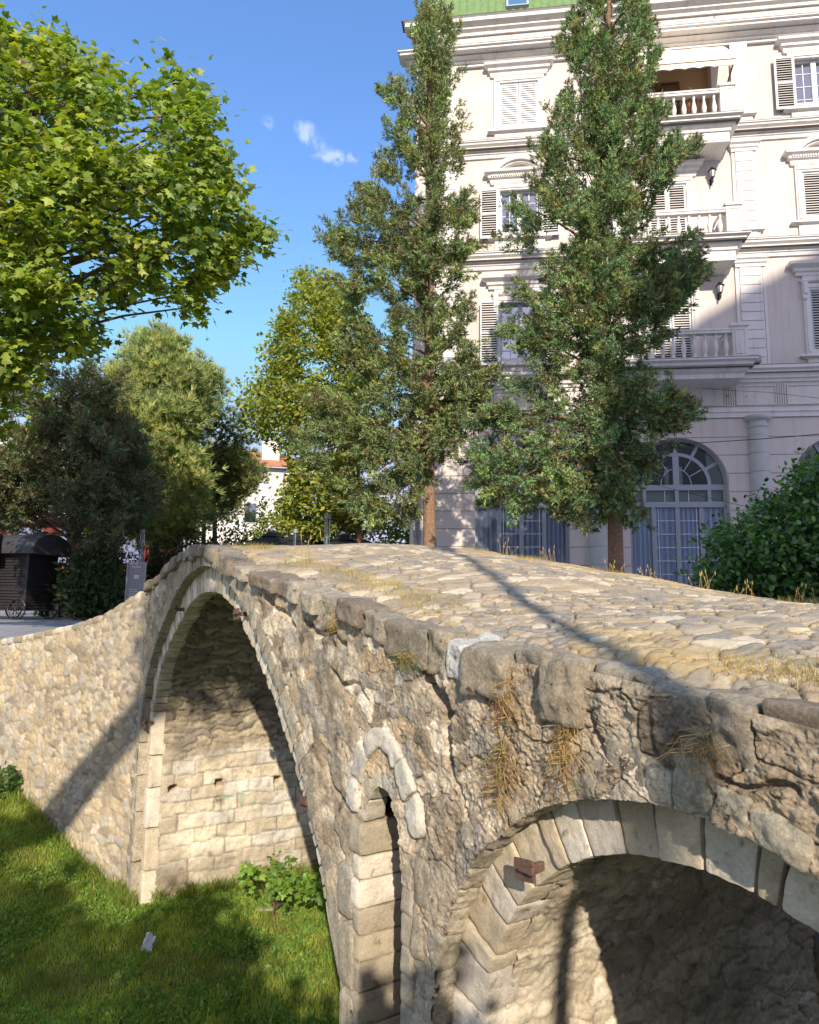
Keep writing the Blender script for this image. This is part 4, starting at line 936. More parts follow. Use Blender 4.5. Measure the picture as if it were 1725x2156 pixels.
ok = ((t_ < -.03) & (s_ > -2.9)) | ((s_ > -2.3) & (s_ < 3.4) & (t_ < 3.2) & (t_ > -.1)) | ((s_ <= -2.9) & ((xs-W0[0])*wnrm[0]+(ys-W0[1])*wnrm[1] > .05))
ok &= (np.abs(xs/ys) < .75)
pn = fbm2(xs*1.3, ys*1.3, 3, 92); ok &= pn > -1.15
xs, ys, pn = xs[ok], ys[ok], pn[ok]
b = MB()
hh = .045+.03*np.clip(pn+.5, 0, 1.5)
P, F4, F3, Cc = blades(len(xs), xs, ys, zriver, .03, .085, .0038, [(.40, .48, .07), (.33, .43, .06), (.47, .52, .09), (.52, .48, .15), (.24, .34, .05)], r, .7)
pm = fbm2(xs*4.1, ys*4.1, 3, 93); pd = sstep(.35, .8, fbm2(xs*1.9, ys*1.9, 3, 94))*.55
Cc = Cc*np.clip(1+.30*np.repeat(pn, 5)+.30*np.repeat(pm, 5), .4, 1.7)[:, None]; q_ = np.repeat(pd, 5)[:, None]; Cc = Cc*(1-q_)+np.array([.38, .34, .12])*q_
b.v.append(P); b.c.append(Cc); b.f += [F4, F3]; b.n += len(P)
o = b.build('grass', M['grass']); tag(o, 'short green grass covering the riverbed', 'grass', kind='stuff')
# clover-like ground cover and a few yellow flowers
m = 60000; k = r.integers(len(xs), size=m); pos = np.stack([xs[k]+r.normal(size=m)*.03, ys[k]+r.normal(size=m)*.03, zriver(xs[k], ys[k])+r.uniform(.015, .06, m)], 1)
pos = pos[fbm2(pos[:, 0]*1.7, pos[:, 1]*1.7, 3, 95) > -.1]
b = MB(); tv, tf = blob_leaf(); scatter(b, tv, tf, pos, r.normal(size=pos.shape)+[0, 0, .1], r.uniform(.018, .055, len(pos)), mixcol([(.19, .33, .07), (.24, .38, .07), (.15, .28, .06)], len(pos), r), r)
k = r.integers(len(xs), size=34); pf = np.stack([xs[k], ys[k], zriver(xs[k], ys[k])+.08], 1)
scatter(b, tv, tf, np.repeat(pf, 4, 0), r.normal(size=(136, 3))+[0, 0, 1], .016, np.tile([[.75, .6, .03]], (136, 1)), r)
o = b.build('clover', M['grass']); tag(o, 'low clover leaves and tiny yellow flowers among the grass', 'ground cover', kind='stuff')
wt = []
for _ in range(260):
    if r.random() < .5: u_ = r.uniform(0, 7); p_ = WWP(u_, r.uniform(.03, .16), 0)
    elif r.random() < .6: p_ = BW(r.uniform(-2.2, .3)*0-2.36+r.uniform(0, .1), r.uniform(.2, 3.0), 0)
    else: p_ = BW(r.uniform(-2.9, -2.3), -r.uniform(.03, .15), 0)
    wt.append(p_[:2]+r.normal(size=(16, 2))*.05)
wt = np.concatenate(wt); b = MB()
P, F4, F3, Cc = blades(len(wt), wt[:, 0], wt[:, 1], zriver, .08, .24, .006, [(.20, .30, .05), (.27, .36, .07), (.38, .36, .12), (.14, .23, .04)], r, .8)
b.v.append(P); b.c.append(Cc); b.f += [F4, F3]; b.n += len(P)
o = b.build('tall_grass', M['grass']); tag(o, 'taller ragged grass along the foot of the walls', 'grass', kind='stuff')
k = r.integers(len(xs), size=90); pos = np.stack([xs[k], ys[k], zriver(xs[k], ys[k])+.05], 1); b = MB(); tv, tf = plane_leaf()
scatter(b, tv, tf, pos, r.normal(size=pos.shape)+[0, 0, .2], r.uniform(.04, .08, 90), mixcol([(.34, .20, .09), (.42, .29, .15), (.22, .13, .07)], 90, r), r)
o = b.build('leaf_litter', M['straw']); tag(o, 'single brown leaves scattered over the grass', 'leaf litter', kind='stuff')
# --- dry grass on the deck
r = np.random.default_rng(96); pts = []
def tufts(num, s0, s1, t0, t1, n_, sp): 
    for _ in range(num):
        s_, t_ = r.uniform(s0, s1), r.uniform(t0, t1)
        if fbm2(np.array([s_*1.6]), np.array([t_*2.]), 2, 97)[0] < -.25: continue
        q = r.normal(size=(n_, 2))*sp; pts.append(np.stack([s_+q[:, 0], t_+q[:, 1]], 1))
tufts(200, .2, 5.2, .28, .62, 26, .045); tufts(190, 4.4, 8.5, .30, .62, 30, .05); tufts(260, .4, 8.8, WID-.34, WID-.02, 30, .06); tufts(260, 0, 8.8, .6, WID-.3, 9, .03); tufts(60, -3, .2, .1, .4, 14, .03)
pts = np.concatenate(pts); pts = pts[(pts[:, 1] > .2)]
pts[:, 1] = np.minimum(pts[:, 1], WID+.02)
W = BW(pts[:, 0], pts[:, 1], zdeck(pts[:, 0], pts[:, 1]))
zs_ = W[:, 2].copy(); b = MB()
h_ = np.where(pts[:, 1] > WID-.4, .09, .05)
P, F4, F3, Cc = blades(len(W), W[:, 0], W[:, 1], lambda x, y: zs_, .02, .085, .0016, [(.55, .42, .17), (.48, .35, .13), (.60, .48, .24), (.40, .27, .10), (.33, .34, .08)], r, .9)
b.v.append(P); b.c.append(Cc); b.f += [F4, F3]; b.n += len(P)
o = b.build('dry_grass', M['straw']); tag(o, 'dry yellow grass along the edges and joints of the bridge deck', 'dry grass', kind='stuff')
# tall stalks
def stalk(s_, t_, H, n_, green, label, group='tall weed stalks on the bridge', z=None):
    r = np.random.default_rng(int(abs(s_*100+t_*10)))
    z0_ = zdeck(np.array(s_), np.array(t_)).item() if z is None else z
    p = BW(s_, t_, z0_); root = empty('weed_stalk', p, label=label, cat='weed', group=group); b = MB(); b2_ = MB()
    for i in range(n_):
        a = r.uniform(0, 2*pi); ln = r.uniform(.05, .5)*H; hh_ = H*r.uniform(.4, 1.0)
        q = np.array([[0, 0, 0], [cos(a)*ln*.3, sin(a)*ln*.3, hh_*.5], [cos(a)*ln, sin(a)*ln, hh_]])+p+np.array([r.normal()*.05, r.normal()*.03, 0])
        cc = (.35, .38, .10) if green else (.58, .42, .17)
        b = MB(); b2_ = MB(); b.tube(q, [.0022, .0018, .0012], 4, cc)
        b2_.tube(np.stack([q[-1]-[0, 0, hh_*.16], q[-1]-[0, 0, hh_*.07], q[-1]+[0, 0, .012]]), [.0015, .0045, .001], 5, (.62, .47, .22))
        st_ = b.build('stem', M['straw'], root); b2_.build('seed_head', M['straw'], root).parent = st_
stalk(1.75, .42, .34, 4, True, 'tall green stalks rising from the crest of the bridge'); stalk(1.55, .36, .2, 4, True, 'short greenish stalks just left of the tall ones on the crest')
stalk(6.72, .33, .24, 2, False, 'single tall straw stalk at the near right edge of the deck'); stalk(4.25, .62, .13, 3, True, 'small green stalks in the paving beside the pale coping stone')
lab = ['dry seed heads by the curtained doors, leftmost on the far edge', 'dry seed heads on the far edge left of the right cypress trunk', 'straw stalks on the far edge at the foot of the right cypress', 'bent straw stalks on the far edge before the glazed doors', 'thick straw tuft on the far edge left of the glossy bush', 'straw tuft on the far edge below the glossy bush', 'rightmost straw tuft on the far edge of the deck']
for i, (s_, H) in enumerate([(1.3, .26), (2.0, .24), (2.9, .17), (3.35, .15), (3.9, .2), (4.3, .16), (4.75, .18)]): stalk(s_, WID-.06, H, 8, False, lab[i])
stalk(-.9, .25, .16, 3, True, 'small weed sprouting left of the crest on the near edge'); stalk(-5.0, .25, .2, 3, False, 'two dry sprigs on the low left end of the bridge wall')
# straw hanging down the wall face
def hanging(pts, label, seed, n_, wd, green=0.1):
    r = np.random.default_rng(seed); P = np.array([wallpt(x, y, -.04) for x, y in pts]); b = MB()
    p0 = BW(P[0, 0], -.04, P[0, 1]); root = empty('hanging_weed', p0, label=label, cat='weed', group='dry weeds growing on the wall')
    for i in range(n_):
        u_ = r.random()**1.2*(len(P)-1); k = int(min(u_, len(P)-2)); q = P[k]*(1-u_+k)+P[k+1]*(u_-k)
        if vn2(np.array([u_*3.1]), np.array([seed*1.]), 5)[0] < -.25: continue
        s0_, z0_ = q[0]+r.normal()*wd*(1.2+.7*math.sin(u_*4+seed)), q[1]+r.normal()*.03; L_ = r.uniform(.02, .11); a = r.normal()*1.1
        pp = [BW(s0_, -.03, z0_), BW(s0_+a*L_*.5, -.05-r.random()*.03, z0_-L_*.2), BW(s0_+a*L_, -.04-r.random()*.03, z0_-L_)]
        g = r.random() < green
        cc = (.18, .25, .04) if g else [(.62, .43, .16), (.70, .52, .24), (.48, .29, .11), (.34, .20, .09)][r.integers(4)]
        b.tube(pp, [.0018, .0014, .0006], 3, cc, cap=False)
    b.build('dry_stems', M['straw'], root)
hanging([(1055, 1425), (1062, 1480), (1048, 1540), (1068, 1600), (1050, 1650), (1058, 1700)], 'long golden dry weed hanging down the wall above the small arch', 1, 430, .030, .06)
hanging([(1185, 1435), (1195, 1480), (1192, 1540), (1190, 1590), (1192, 1640)], 'shorter brown dry weed right of the long golden one on the wall', 2, 230, .022, .05)
hanging([(1478, 1590), (1470, 1560), (1500, 1570)], 'pale straw tuft under the coping stones at the right', 3, 70, .03, .0)
hanging([(835, 1370), (860, 1380), (840, 1400)], 'greenish moss and weed under the pale coping stone', 4, 120, .03, .6)
hanging([(700, 1290), (705, 1310), (700, 1330)], 'rust brown weed in the wall below the dark coping stones', 5, 70, .04, .2)

# ================================================================ THE BUILDING
PF = at(1579, 1276, 19.0); FA = radians(-7.5)
house = empty('apartment_building', (PF[0], PF[1], 0), FA, label='white four storey apartment building with balconies, arched shop doors and green tiled roof', cat='building')
def bl(b, name, mat, parent=None, smooth=False, label=None):
    o = b.build(name, mat, None, smooth=smooth, label=label); o.parent = parent or house; return o
# local frame: x along the facade, -y out of it, z up
UL, UR = -9.5, 9.8; CB = [-6.2, -1.77, 2.68, 7.13]; DEP = 11.0
def fbox(b, u0, u1, o0, o1, z0, z1, c=(.5, .5, .5)): b.box(u0, -o1, z0, u1, -o0, z1, c)
ops = []  # openings: u0,u1,z0,z1
for cx in (CB[0], CB[2], CB[3]):
    ops += [(cx-.60, cx+.60, 7.84, 9.84), (cx-.60, cx+.60, 11.93, 13.55), (cx-.60, cx+.60, 15.57, 17.28)]
dcx = CB[1]
ops += [(dcx-.56, dcx+.56, 7.5, 9.80), (dcx-.56, dcx+.56, 11.1, 13.42), (dcx-1.3, dcx+1.45, 14.85, 17.5)]
us = sorted(set([UL, UR]+[o[0] for o in ops]+[o[1] for o in ops])); b = MB()
for a_, c_ in zip(us[:-1], us[1:]):
    m_ = (a_+c_)/2; cuts = sorted([(o[2], o[3]) for o in ops if o[0] < m_ < o[1]]); z = 7.0
    for z0_, z1_ in cuts: fbox(b, a_, c_, -.35, 0, z, z0_); z = z1_
    fbox(b, a_, c_, -.35, 0, z, 18.1)
# ground floor with arches (rusticated)
AR = 1.36; AC = 4.14
def arch_top(u):
    for cx in CB:
        if abs(u-cx) < AR: return AC+math.sqrt(max(AR*AR-(u-cx)**2, 0))
    return None
ug = sorted(set([UL, UR]+[cx+AR*math.cos(t) for cx in CB for t in np.linspace(0, pi, 33)]))
for a_, c_ in zip(ug[:-1], ug[1:]):
    m_ = (a_+c_)/2
    if arch_top(m_) is None: fbox(b, a_, c_, -.35, 0, 0, 7.0)
    else:
        za, zc_ = arch_top(a_+1e-6) or AC, arch_top(c_-1e-6) or AC
        v = [(a_, 0, za), (c_, 0, zc_), (c_, 0, 7.0), (a_, 0, 7.0), (a_, .35, za), (c_, .35, zc_), (c_, .35, 7.0), (a_, .35, 7.0)]
        b.add(v, [(0, 1, 2, 3), (7, 6, 5, 4), (0, 4, 5, 1)])
b.box(UL, .35, 0, UL+.3, DEP, 18.1); b.box(UR-.3, .35, 0, UR, DEP, 18.1); b.box(UL+.3, DEP-.3, 0, UR-.3, DEP, 18.1)
bl(b, 'wall', M['plaster'])
b = MB()   # rustication: raised courses with open joints
jz = [0, .75, 1.27, 1.79, 2.32, 2.85, 3.38, 3.91, 4.44, 4.97, 5.49, 6.04]
for i in range(len(jz)-1):
    z0_, z1_ = jz[i]+.012, jz[i+1]-.012
    edges = [UL]+[q for cx in CB for q in (cx-AR, cx+AR)]+[UR]
    for a_, c_ in zip(edges[::2], edges[1::2]):
        if z0_ < AC: fbox(b, a_+.012, c_-.012, .002, .035, z0_, z1_)
        else:
            zz_ = np.linspace(z0_, z1_, 5); hw = np.sqrt(np.maximum(AR*AR-(zz_-AC)**2, 0)); hw = np.where(zz_ > AC+AR, 0, hw)
            al = (a_+AR if a_ > UL+.1 else a_); ar = (c_-AR if c_ < UR-.1 else c_)
            L_ = [al-(0 if a_ < UL+.1 else 0)]
            lx = np.where(np.full(5, a_ > UL+.1), (a_-AR)+hw+.012, a_); rx = np.where(np.full(5, c_ < UR-.1), (c_+AR)-hw-.012, c_)
            pts2 = [(x, zq) for x, zq in zip(lx, zz_)]+[(x, zq) for x, zq in zip(rx[::-1], zz_[::-1])]
            v = [(x, -.035, zq) for x, zq in pts2]+[(x, -.002, zq) for x, zq in pts2]; k = len(pts2)
            for j in range(4): 
                b.add([v[j], v[j+1], v[k-2-j], v[k-1-j]], [(0, 3, 2, 1)])
            b.add(v, [(j, (j+1) % k, k+(j+1) % k, k+j) for j in range(k)])
bl(b, 'rusticated_course', M['plaster'])
def molding(b, prof, u0, u1, z0, ret=True, o0=0):
    """prof: list of (out, dz) from bottom to top, extruded along the facade with square returns"""
    P = [(o0, prof[0][1])]+[(o0+o, d) for o, d in prof]+[(o0, prof[-1][1])]
    v = []
    for (o, d) in P: v.append((u0-(o-o0 if ret else 0), -o, z0+d)); v.append((u1+(o-o0 if ret else 0), -o, z0+d))
    k = len(P)
    f = [(2*i, 2*i+1, 2*i+3, 2*i+2) for i in range(k-1)]
    # returns
    for i in range(1, k-2):
        pass
    vv = list(v); n0 = len(vv)
    for (o, d) in P: vv.append((u0-(o-o0 if ret else 0), .0-o0*0+.0, z0+d)); vv.append((u1+(o-o0 if ret else 0), 0., z0+d))
    for i in range(k-1):
        f.append((2*i, 2*i+2, n0+2*i+2, n0+2*i)); f.append((2*i+1, n0+2*i+1, n0+2*i+3, 2*i+3))
    b.add(vv, f)
BELT = [(.06, 0), (.06, .10), (.10, .12), (.10, .20), (.16, .24), (.16, .32), (.24, .38), (.24, .43), (.28, .45), (.28, .48)]
for nm, z0_, pr in (('belt_course', 10.91, BELT), ('belt_course', 14.66, BELT), ('belt_course', 7.1, [(.05, 0), (.05, .08), (.12, .10), (.12, .2), (.2, .25), (.2, .3), (.28, .34), (.28, .43)])):
    b = MB(); molding(b, pr, UL, UR, z0_); bl(b, nm, M['trim'])
b = MB(); molding(b, [(.08, 0), (.08, .14), (.12, .15), (.12, .29), (.16, .30)], UL, UR, 6.06); bl(b, 'architrave', M['trim'])
b = MB()
molding(b, [(.10, 0), (.10, .08), (.18, .10), (.18, .15), (.34, .20), (.34, .24), (.50, .28), (.50, .35), (.56, .37), (.56, .41)], UL, UR, 17.90); bl(b, 'cornice', M['trim'])
b = MB(); fbox(b, UL+.05, UR-.05, -1.2, .08, 18.30, 19.1); bl(b, 'attic_wall', M['trim_worn'])
b = MB(); molding(b, [(.10, 0), (.10, .1), (.2, .16), (.2, .22), (.36, .30), (.36, .42), (.42, .46)], UL, UR, 18.98, o0=.05); fbox(b, UL, UR, -1.3, .04, 19.02, 19.43); bl(b, 'attic_cornice', M['trim'])
b = MB()
for z0_, o_ in ((7.53, .285), (11.39, .285), (15.14, .285), (18.31, .565), (19.44, .475), (11.13, .245), (14.88, .245), (7.32, .205), (18.11, .345), (19.20, .255)): fbox(b, UL-o_, UR+o_, .0, o_, z0_+.002, z0_+.016)
bl(b, 'weathered_ledge', surf('dirty_ledge', (.16, .14, .12)))
# frieze panels
b = MB()
for i in range(int((UR-UL)/1.38)):
    c0 = .46+ (i-7)*1.382
    fbox(b, c0-.52, c0+.52, .002, .02, 6.44, 6.98)
    for q in (-.60, .60, -.66, .66): fbox(b, c0+q-.018, c0+q+.018, .002, .045, 6.40, 7.05)
    for (u0_, u1_, z0_, z1_) in ((-.55, .55, 6.42, 6.45), (-.55, .55, 6.97, 7.0), (-.55, -.52, 6.45, 6.97), (.52, .55, 6.45, 6.97)): fbox(b, c0+u0_, c0+u1_, .002, .05, z0_, z1_)
bl(b, 'frieze_panel', M['trim_worn'])
# roof: steep tiled mansard
b = MB(); zb, zt2, RY0 = 19.42, 23.5, -.34
ua = np.arange(UL+.1, UR-.1, .05); rows = np.arange(0, 4.2, .06)
U, R_ = np.meshgrid(ua, rows, indexing='ij')
wv = .045*np.abs(np.sin(U*pi/.24))+.03*((R_/.36) % 1.0)
yy = RY0+R_*.42; zq = zb+R_*.9
inset = np.clip(R_*.42, 0, 9); U2 = np.clip(U, UL+.1+inset, UR-.1-inset)
P = np.stack([U2, yy-wv*.9, zq+wv*.42], -1); b.grid(P)
P = np.stack([np.stack([UL+.1+R_[0]*.42, RY0+R_[0]*.42, zb+R_[0]*.9], -1), np.stack([UL+.1+R_[0]*.42, DEP-R_[0]*.42, zb+R_[0]*.9], -1)], 0); b.grid(P, flip=True)
P = np.stack([np.stack([UR-.1-R_[0]*.42, RY0+R_[0]*.42, zb+R_[0]*.9], -1), np.stack([UR-.1-R_[0]*.42, DEP-R_[0]*.42, zb+R_[0]*.9], -1)], 0); b.grid(P)
roof = bl(b, 'roof', M['rooftile'])
b = MB(); b.tube([(UL+.1, RY0, zb), (UL+1.87, RY0+1.77, zb+3.8)], .09, 8); bl(b, 'ridge_tiles', surf('pale_ridge_tile', (.55, .50, .33)), roof)
def roofpt(px, py):
    d_ = rotz(-FA) @ ray(px, py); o_ = rotz(-FA) @ (np.array([0, 0, EYE])-np.array([PF[0], PF[1], 0]))
    # plane y = .15 + (z-zb)*.4667
    k = .42/.9; t_ = (RY0-zb*k+k*o_[2]-o_[1])/(d_[1]-k*d_[2]); return o_+d_*t_
p = roofpt(1089, 4); b = MB(); 
def sl(b, u0, u1, r0, r1, h0, h1):
    v = []
    for h in (h0, h1):
        for (u_, rr) in ((u0, r0), (u1, r0), (u1, r1), (u0, r1)): v.append((u_, RY0+rr*.42-h*.9, zb+rr*.9+h*.42))
    b.add(v, [(3, 2, 1, 0), (4, 5, 6, 7), (0, 1, 5, 4), (1, 2, 6, 5), (2, 3, 7, 6), (3, 0, 4, 7)])
r0_ = .25
for q in ((p[0]-.36, p[0]-.29, r0_, 1.6), (p[0]+.29, p[0]+.36, r0_, 1.6), (p[0]-.29, p[0]+.29, r0_, r0_+.07), (p[0]-.29, p[0]+.29, 1.53, 1.6)): sl(b, q[0], q[1], q[2], q[3], .0, .16)
sk = bl(b, 'skylight', M['greyframe'], roof)
b = MB(); sl(b, p[0]-.29, p[0]+.29, r0_+.07, 1.53, .0, .09); bl(b, 'skylight_pane', M['skyglass'], roof)
# pilasters
for cx in (-8.45, -4.0, .48, 4.92, 9.2):
    b = MB()
    w1, w2, w3 = .42, .35, .28
    for (z0_, z1_, w_, gr) in ((7.55, 10.6, w1, True), (11.4, 14.3, w2, True), (15.1, 17.95, w3, False)):
        fbox(b, cx-w_*.8, cx+w_*.8, .002, .05, z0_, z1_)
        if gr:
            n_ = 11 if z0_ < 11 else 9; st_ = (z1_-z0_)/n_
            for k in range(n_): fbox(b, cx-w_*.72, cx+w_*.72, .052, .085, z0_+k*st_+.012, z0_+(k+1)*st_-.012)
            fbox(b, cx-w_, cx-w_*.82, .002, .06, z0_, z1_); fbox(b, cx+w_*.82, cx+w_, .002, .06, z0_, z1_)
        else: fbox(b, cx-w_*.9, cx+w_*.9, .052, .11, z0_+.45, z1_)
    molding(b, [(.10, 0), (.10, .10), (.14, .12), (.14, .20), (.19, .24), (.19, .31)], cx-.32, cx+.32, 10.6)
    molding(b, [(.10, 0), (.10, .09), (.14, .12), (.14, .20), (.2, .24), (.2, .34)], cx-.27, cx+.27, 14.3)
    molding(b, [(.06, 0), (.06, .34), (.16, .36), (.16, .42)], cx-.26, cx+.26, 15.13); molding(b, [(.06, 0), (.06, .30), (.16, .33), (.16, .38)], cx-.3, cx+.3, 11.4)
    bl(b, 'pilaster', M['trim'])
for cx in (.44, -4.0, 4.9):
    b = MB(); pr = [(.335, 0), (.335, .5)]
    for k in range(2, 11):
        z0_, z1_ = jz[k-1], jz[k]; rr = .31-.004*k
        pr += [(rr, z0_+.02), (rr, z1_-.02), (rr-.02, z1_-.012), (rr-.02, z1_+.012)]
    pr += [(.26, 5.5), (.25, 5.72), (.28, 5.74), (.28, 5.8), (.25, 5.82), (.25, 5.9), (.34, 5.96), (.36, 6.0), (.36, 6.06), (.0, 6.06)]
    b.lathe(pr, (cx, -.06, 0), 28); bl(b, 'column', surf('column_paint', (.52, .53, .50), rough=.7, noise=[(5, .93, 1.04)]) if cx == .44 else bpy.data.materials['column_paint'], smooth=False)
# windows
def louvres(b, u0, u1, z0, z1, o, n_=None, tilt=.02):
    n_ = n_ or int((z1-z0)/.075); st_ = (z1-z0)/n_
    for k in range(n_):
        z_ = z0+(k+.5)*st_
        v = [(u0, -o+.012, z_-.012+tilt), (u1, -o+.012, z_-.012+tilt), (u1, -o-.018, z_-tilt-.006), (u0, -o-.018, z_-tilt-.006), (u0, -o+.012, z_+tilt), (u1, -o+.012, z_+tilt), (u1, -o-.018, z_-tilt+.006), (u0, -o-.018, z_-tilt+.006)]
        b.add(v, [(3, 2, 1, 0), (4, 5, 6, 7), (0, 1, 5, 4), (1, 2, 6, 5), (2, 3, 7, 6), (3, 0, 4, 7)])
def frame(b, u0, u1, z0, z1, o0, o1, w_):
    fbox(b, u0, u1, o0, o1, z0, z0+w_); fbox(b, u0, u1, o0, o1, z1-w_, z1); fbox(b, u0, u0+w_, o0, o1, z0+w_, z1-w_); fbox(b, u1-w_, u1, o0, o1, z0+w_, z1-w_)
def shutter(parent, u0, u1, z0, z1, o, fm, lm, rail=True, slats=None, back=True, tilt=.02):
    b = MB(); frame(b, u0, u1, z0, z1, o, o+.045, .055)
    if rail: fbox(b, u0+.055, u1-.055, o+.002, o+.043, (z0+z1)/2-.03, (z0+z1)/2+.03)
    s_ = bl(b, 'shutter', fm, parent)
    b = MB(); louvres(b, u0+.055, u1-.055, z0+.055, z1-.055, o+.02, slats, tilt); b.build('slats', lm, None).parent = parent
    if back: b = MB(); fbox(b, u0+.03, u1-.03, o-.012, o-.004, z0+.03, z1-.03); b.build('shade_gap', M['dark'], None).parent = parent
def window(cx, z0, z1, hw, state, hood, fm='whiteframe', lm='louvre', tilt=.02, sill=True, tall=False):
    b = MB(); frame(b, cx-hw-.19, cx+hw+.19, z0-(.0 if sill else 0), z1+.17, .002, .07, .19); fbox(b, cx-hw-.14, cx+hw+.14, .072, .095, z1+.04, z1+.12)
    fbox(b, cx-hw-.14, cx-hw-.06, .072, .095, z0+.1, z1); fbox(b, cx+hw+.06, cx+hw+.14, .072, .095, z0+.1, z1)
    wd = bl(b, 'window', M['trim'])
    if sill:
        b = MB(); molding(b, [(.06, 0), (.10, .03), (.17, .05), (.17, .10)], cx-hw-.22, cx+hw+.22, z0-.10); fbox(b, cx-hw-.17, cx+hw+.17, .002, .065, z0-.42, z0-.10); bl(b, 'sill', M['trim'], wd)
    if hood:
        b = MB(); W_ = cx-hw-.28, cx+hw+.28
        if hood == 'corbel':
            molding(b, [(.06, 0), (.1, .04), (.10, .06)], W_[0]+.1, W_[1]-.1, z1+.22)
            for q in (cx-hw-.14, cx+hw+.14):
                fbox(b, q-.075, q+.075, .03, .13, z1-.28, z1+.22); fbox(b, q-.05, q+.05, .13, .17, z1-.16, z1+.2); b.lathe([(0, -.06), (.06, -.03), (.06, .03), (0, .06)], (q, -.09, z1-.28), 8)
            molding(b, [(.08, 0), (.08, .09), (.14, .12), (.14, .2), (.28, .28), (.30, .36)], W_[0]-.0, W_[1]+.0, z1+.42)
            fbox(b, W_[0]+.1, W_[1]-.1, .003, .06, z1+.28, z1+.42)
        else:
            molding(b, [(.06, 0), (.09, .06), (.09, .14), (.16, .18), (.16, .26), (.26, .32), (.28, .40)], W_[0]+.06, W_[1]-.06, z1+.19)
            if hood == 'arch':
                for k in range(int((2*hw+.6)/.07)): fbox(b, W_[0]+k*.07, W_[0]+k*.07+.035, .162, .20, z1+.40, z1+.455)
                zb_ = z1+.59; c0 = hw+.22; sag = .46; Rr = (c0*c0+sag*sag)/(2*sag); a_m = math.asin(c0/Rr)
                for (r0_, r1_, oo) in ((Rr-.14, Rr, .24), (Rr-.2, Rr-.14, .16)):
                    A_ = np.linspace(-a_m, a_m, 17)
                    for a0_, a1_ in zip(A_[:-1], A_[1:]):
                        q = [(cx+rr*sin(aa), zb_+sag-Rr+rr*cos(aa)) for rr, aa in ((r0_, a0_), (r0_, a1_), (r1_, a1_), (r1_, a0_))]
                        v = [(x, -.0, zz) for x, zz in q]+[(x, -oo, zz) for x, zz in q]
                        b.add(v, [(4, 5, 6, 7), (0, 1, 5, 4), (1, 2, 6, 5), (2, 3, 7, 6), (3, 0, 4, 7)])
        bl(b, 'hood', M['trim'], wd)
    if state == 'closed':
        for q in (-1, 1): shutter(wd, cx+(q-1)*hw/2+.01, cx+(q+1)*hw/2-.01, z0+.02, z1-.02, -.03, M[fm], M[lm], rail=False, tilt=tilt)
    else:
        b = MB(); frame(b, cx-hw, cx+hw, z0, z1, -.16, -.09, .06); fbox(b, cx-.07, cx+.07, -.16, -.08, z0+.06, z1-.06)
        for q in (-1, 1):
            uc = cx+q*hw/2; fbox(b, uc-.01, uc+.01, -.125, -.112, z0+.06, z1-.06)
            for k in (1, 2, 3): zz = z0+(z1-z0)*k/4; fbox(b, cx+(q-1)*hw/2+.05, cx+(q+1)*hw/2-.05, -.125, -.113, zz-.008, zz+.008)
        bl(b, 'casement', M[fm], wd)
        b = MB(); fbox(b, cx-hw+.03, cx+hw-.03, -.14, -.13, z0+.03, z1-.03); bl(b, 'pane', M['skyglass'], wd)
        b = MB(); u = np.linspace(cx-hw+.04, cx+hw-.04, 90); yy = .27+.02*np.sin(u*38)+.01*np.sin(u*91)
        P = np.stack([np.stack([u, yy, 0*u+z0], -1), np.stack([u, yy, 0*u+z1-.12], -1)], 0); b.grid(P, np.tile([[[.62, .64, .66]]], (2, 90, 1))); bl(b, 'curtain', M['curtain'], wd)
        for q in (-1, 1):
            u0_ = cx-hw-.62 if q < 0 else cx+hw+.06
            shutter(wd, u0_, u0_+.56, z0-.03, z1+.0, .12, M[fm], M[lm], tilt=tilt)
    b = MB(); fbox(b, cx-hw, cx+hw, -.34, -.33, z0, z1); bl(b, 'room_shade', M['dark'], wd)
    return wd
for i, cx in enumerate((CB[0], CB[2], CB[3])):
    window(cx, 7.84, 9.84, .60, 'open' if i == 0 else 'closed', 'corbel', 'greyframe', 'louvre')
    window(cx, 11.93, 13.55, .60, 'open' if i == 0 else 'closed', 'arch', 'whiteframe', 'louvre')
    window(cx, 15.57, 17.28, .60, 'closed' if i == 0 else 'open', 'flat', 'whiteframe', 'louvre_white' if i == 0 else 'louvre', tilt=.036 if i == 0 else .02)
window(dcx, 7.5, 9.80, .56, 'closed', 'corbel', 'greyframe', 'louvre', sill=False); window(dcx, 11.1, 13.42, .56, 'closed', 'flat', 'whiteframe', 'louvre', sill=False)
# loggia under the awning; back wall colour holds the awning's warm light
b = MB(); fbox(b, dcx-1.3, dcx+1.45, -.34, -.33, 14.85, 17.5); lg = bl(b, 'loggia_wall', surf('awning_lit_loggia_wall', (.50, .34, .19)))
b = MB(); louvres(b, dcx+.05, dcx+.52, 14.95, 17.0, -.26); frame(b, dcx, dcx+.57, 14.9, 17.05, -.3, -.24, .05); bl(b, 'shutter', M['brown'], lg)
b = MB(); fbox(b, dcx-1.0, dcx-.12, -.30, -.28, 14.95, 17.0); bl(b, 'pane', M['skyglass'], lg)
b = MB(); frame(b, dcx-1.05, dcx-.07, 14.9, 17.05, -.28, -.22, .07); fbox(b, dcx-.57, dcx-.54, -.275, -.25, 14.97, 16.98); fbox(b, dcx-.98, dcx-.14, -.275, -.25, 16.0, 16.03); bl(b, 'door_frame', M['brown'], lg)
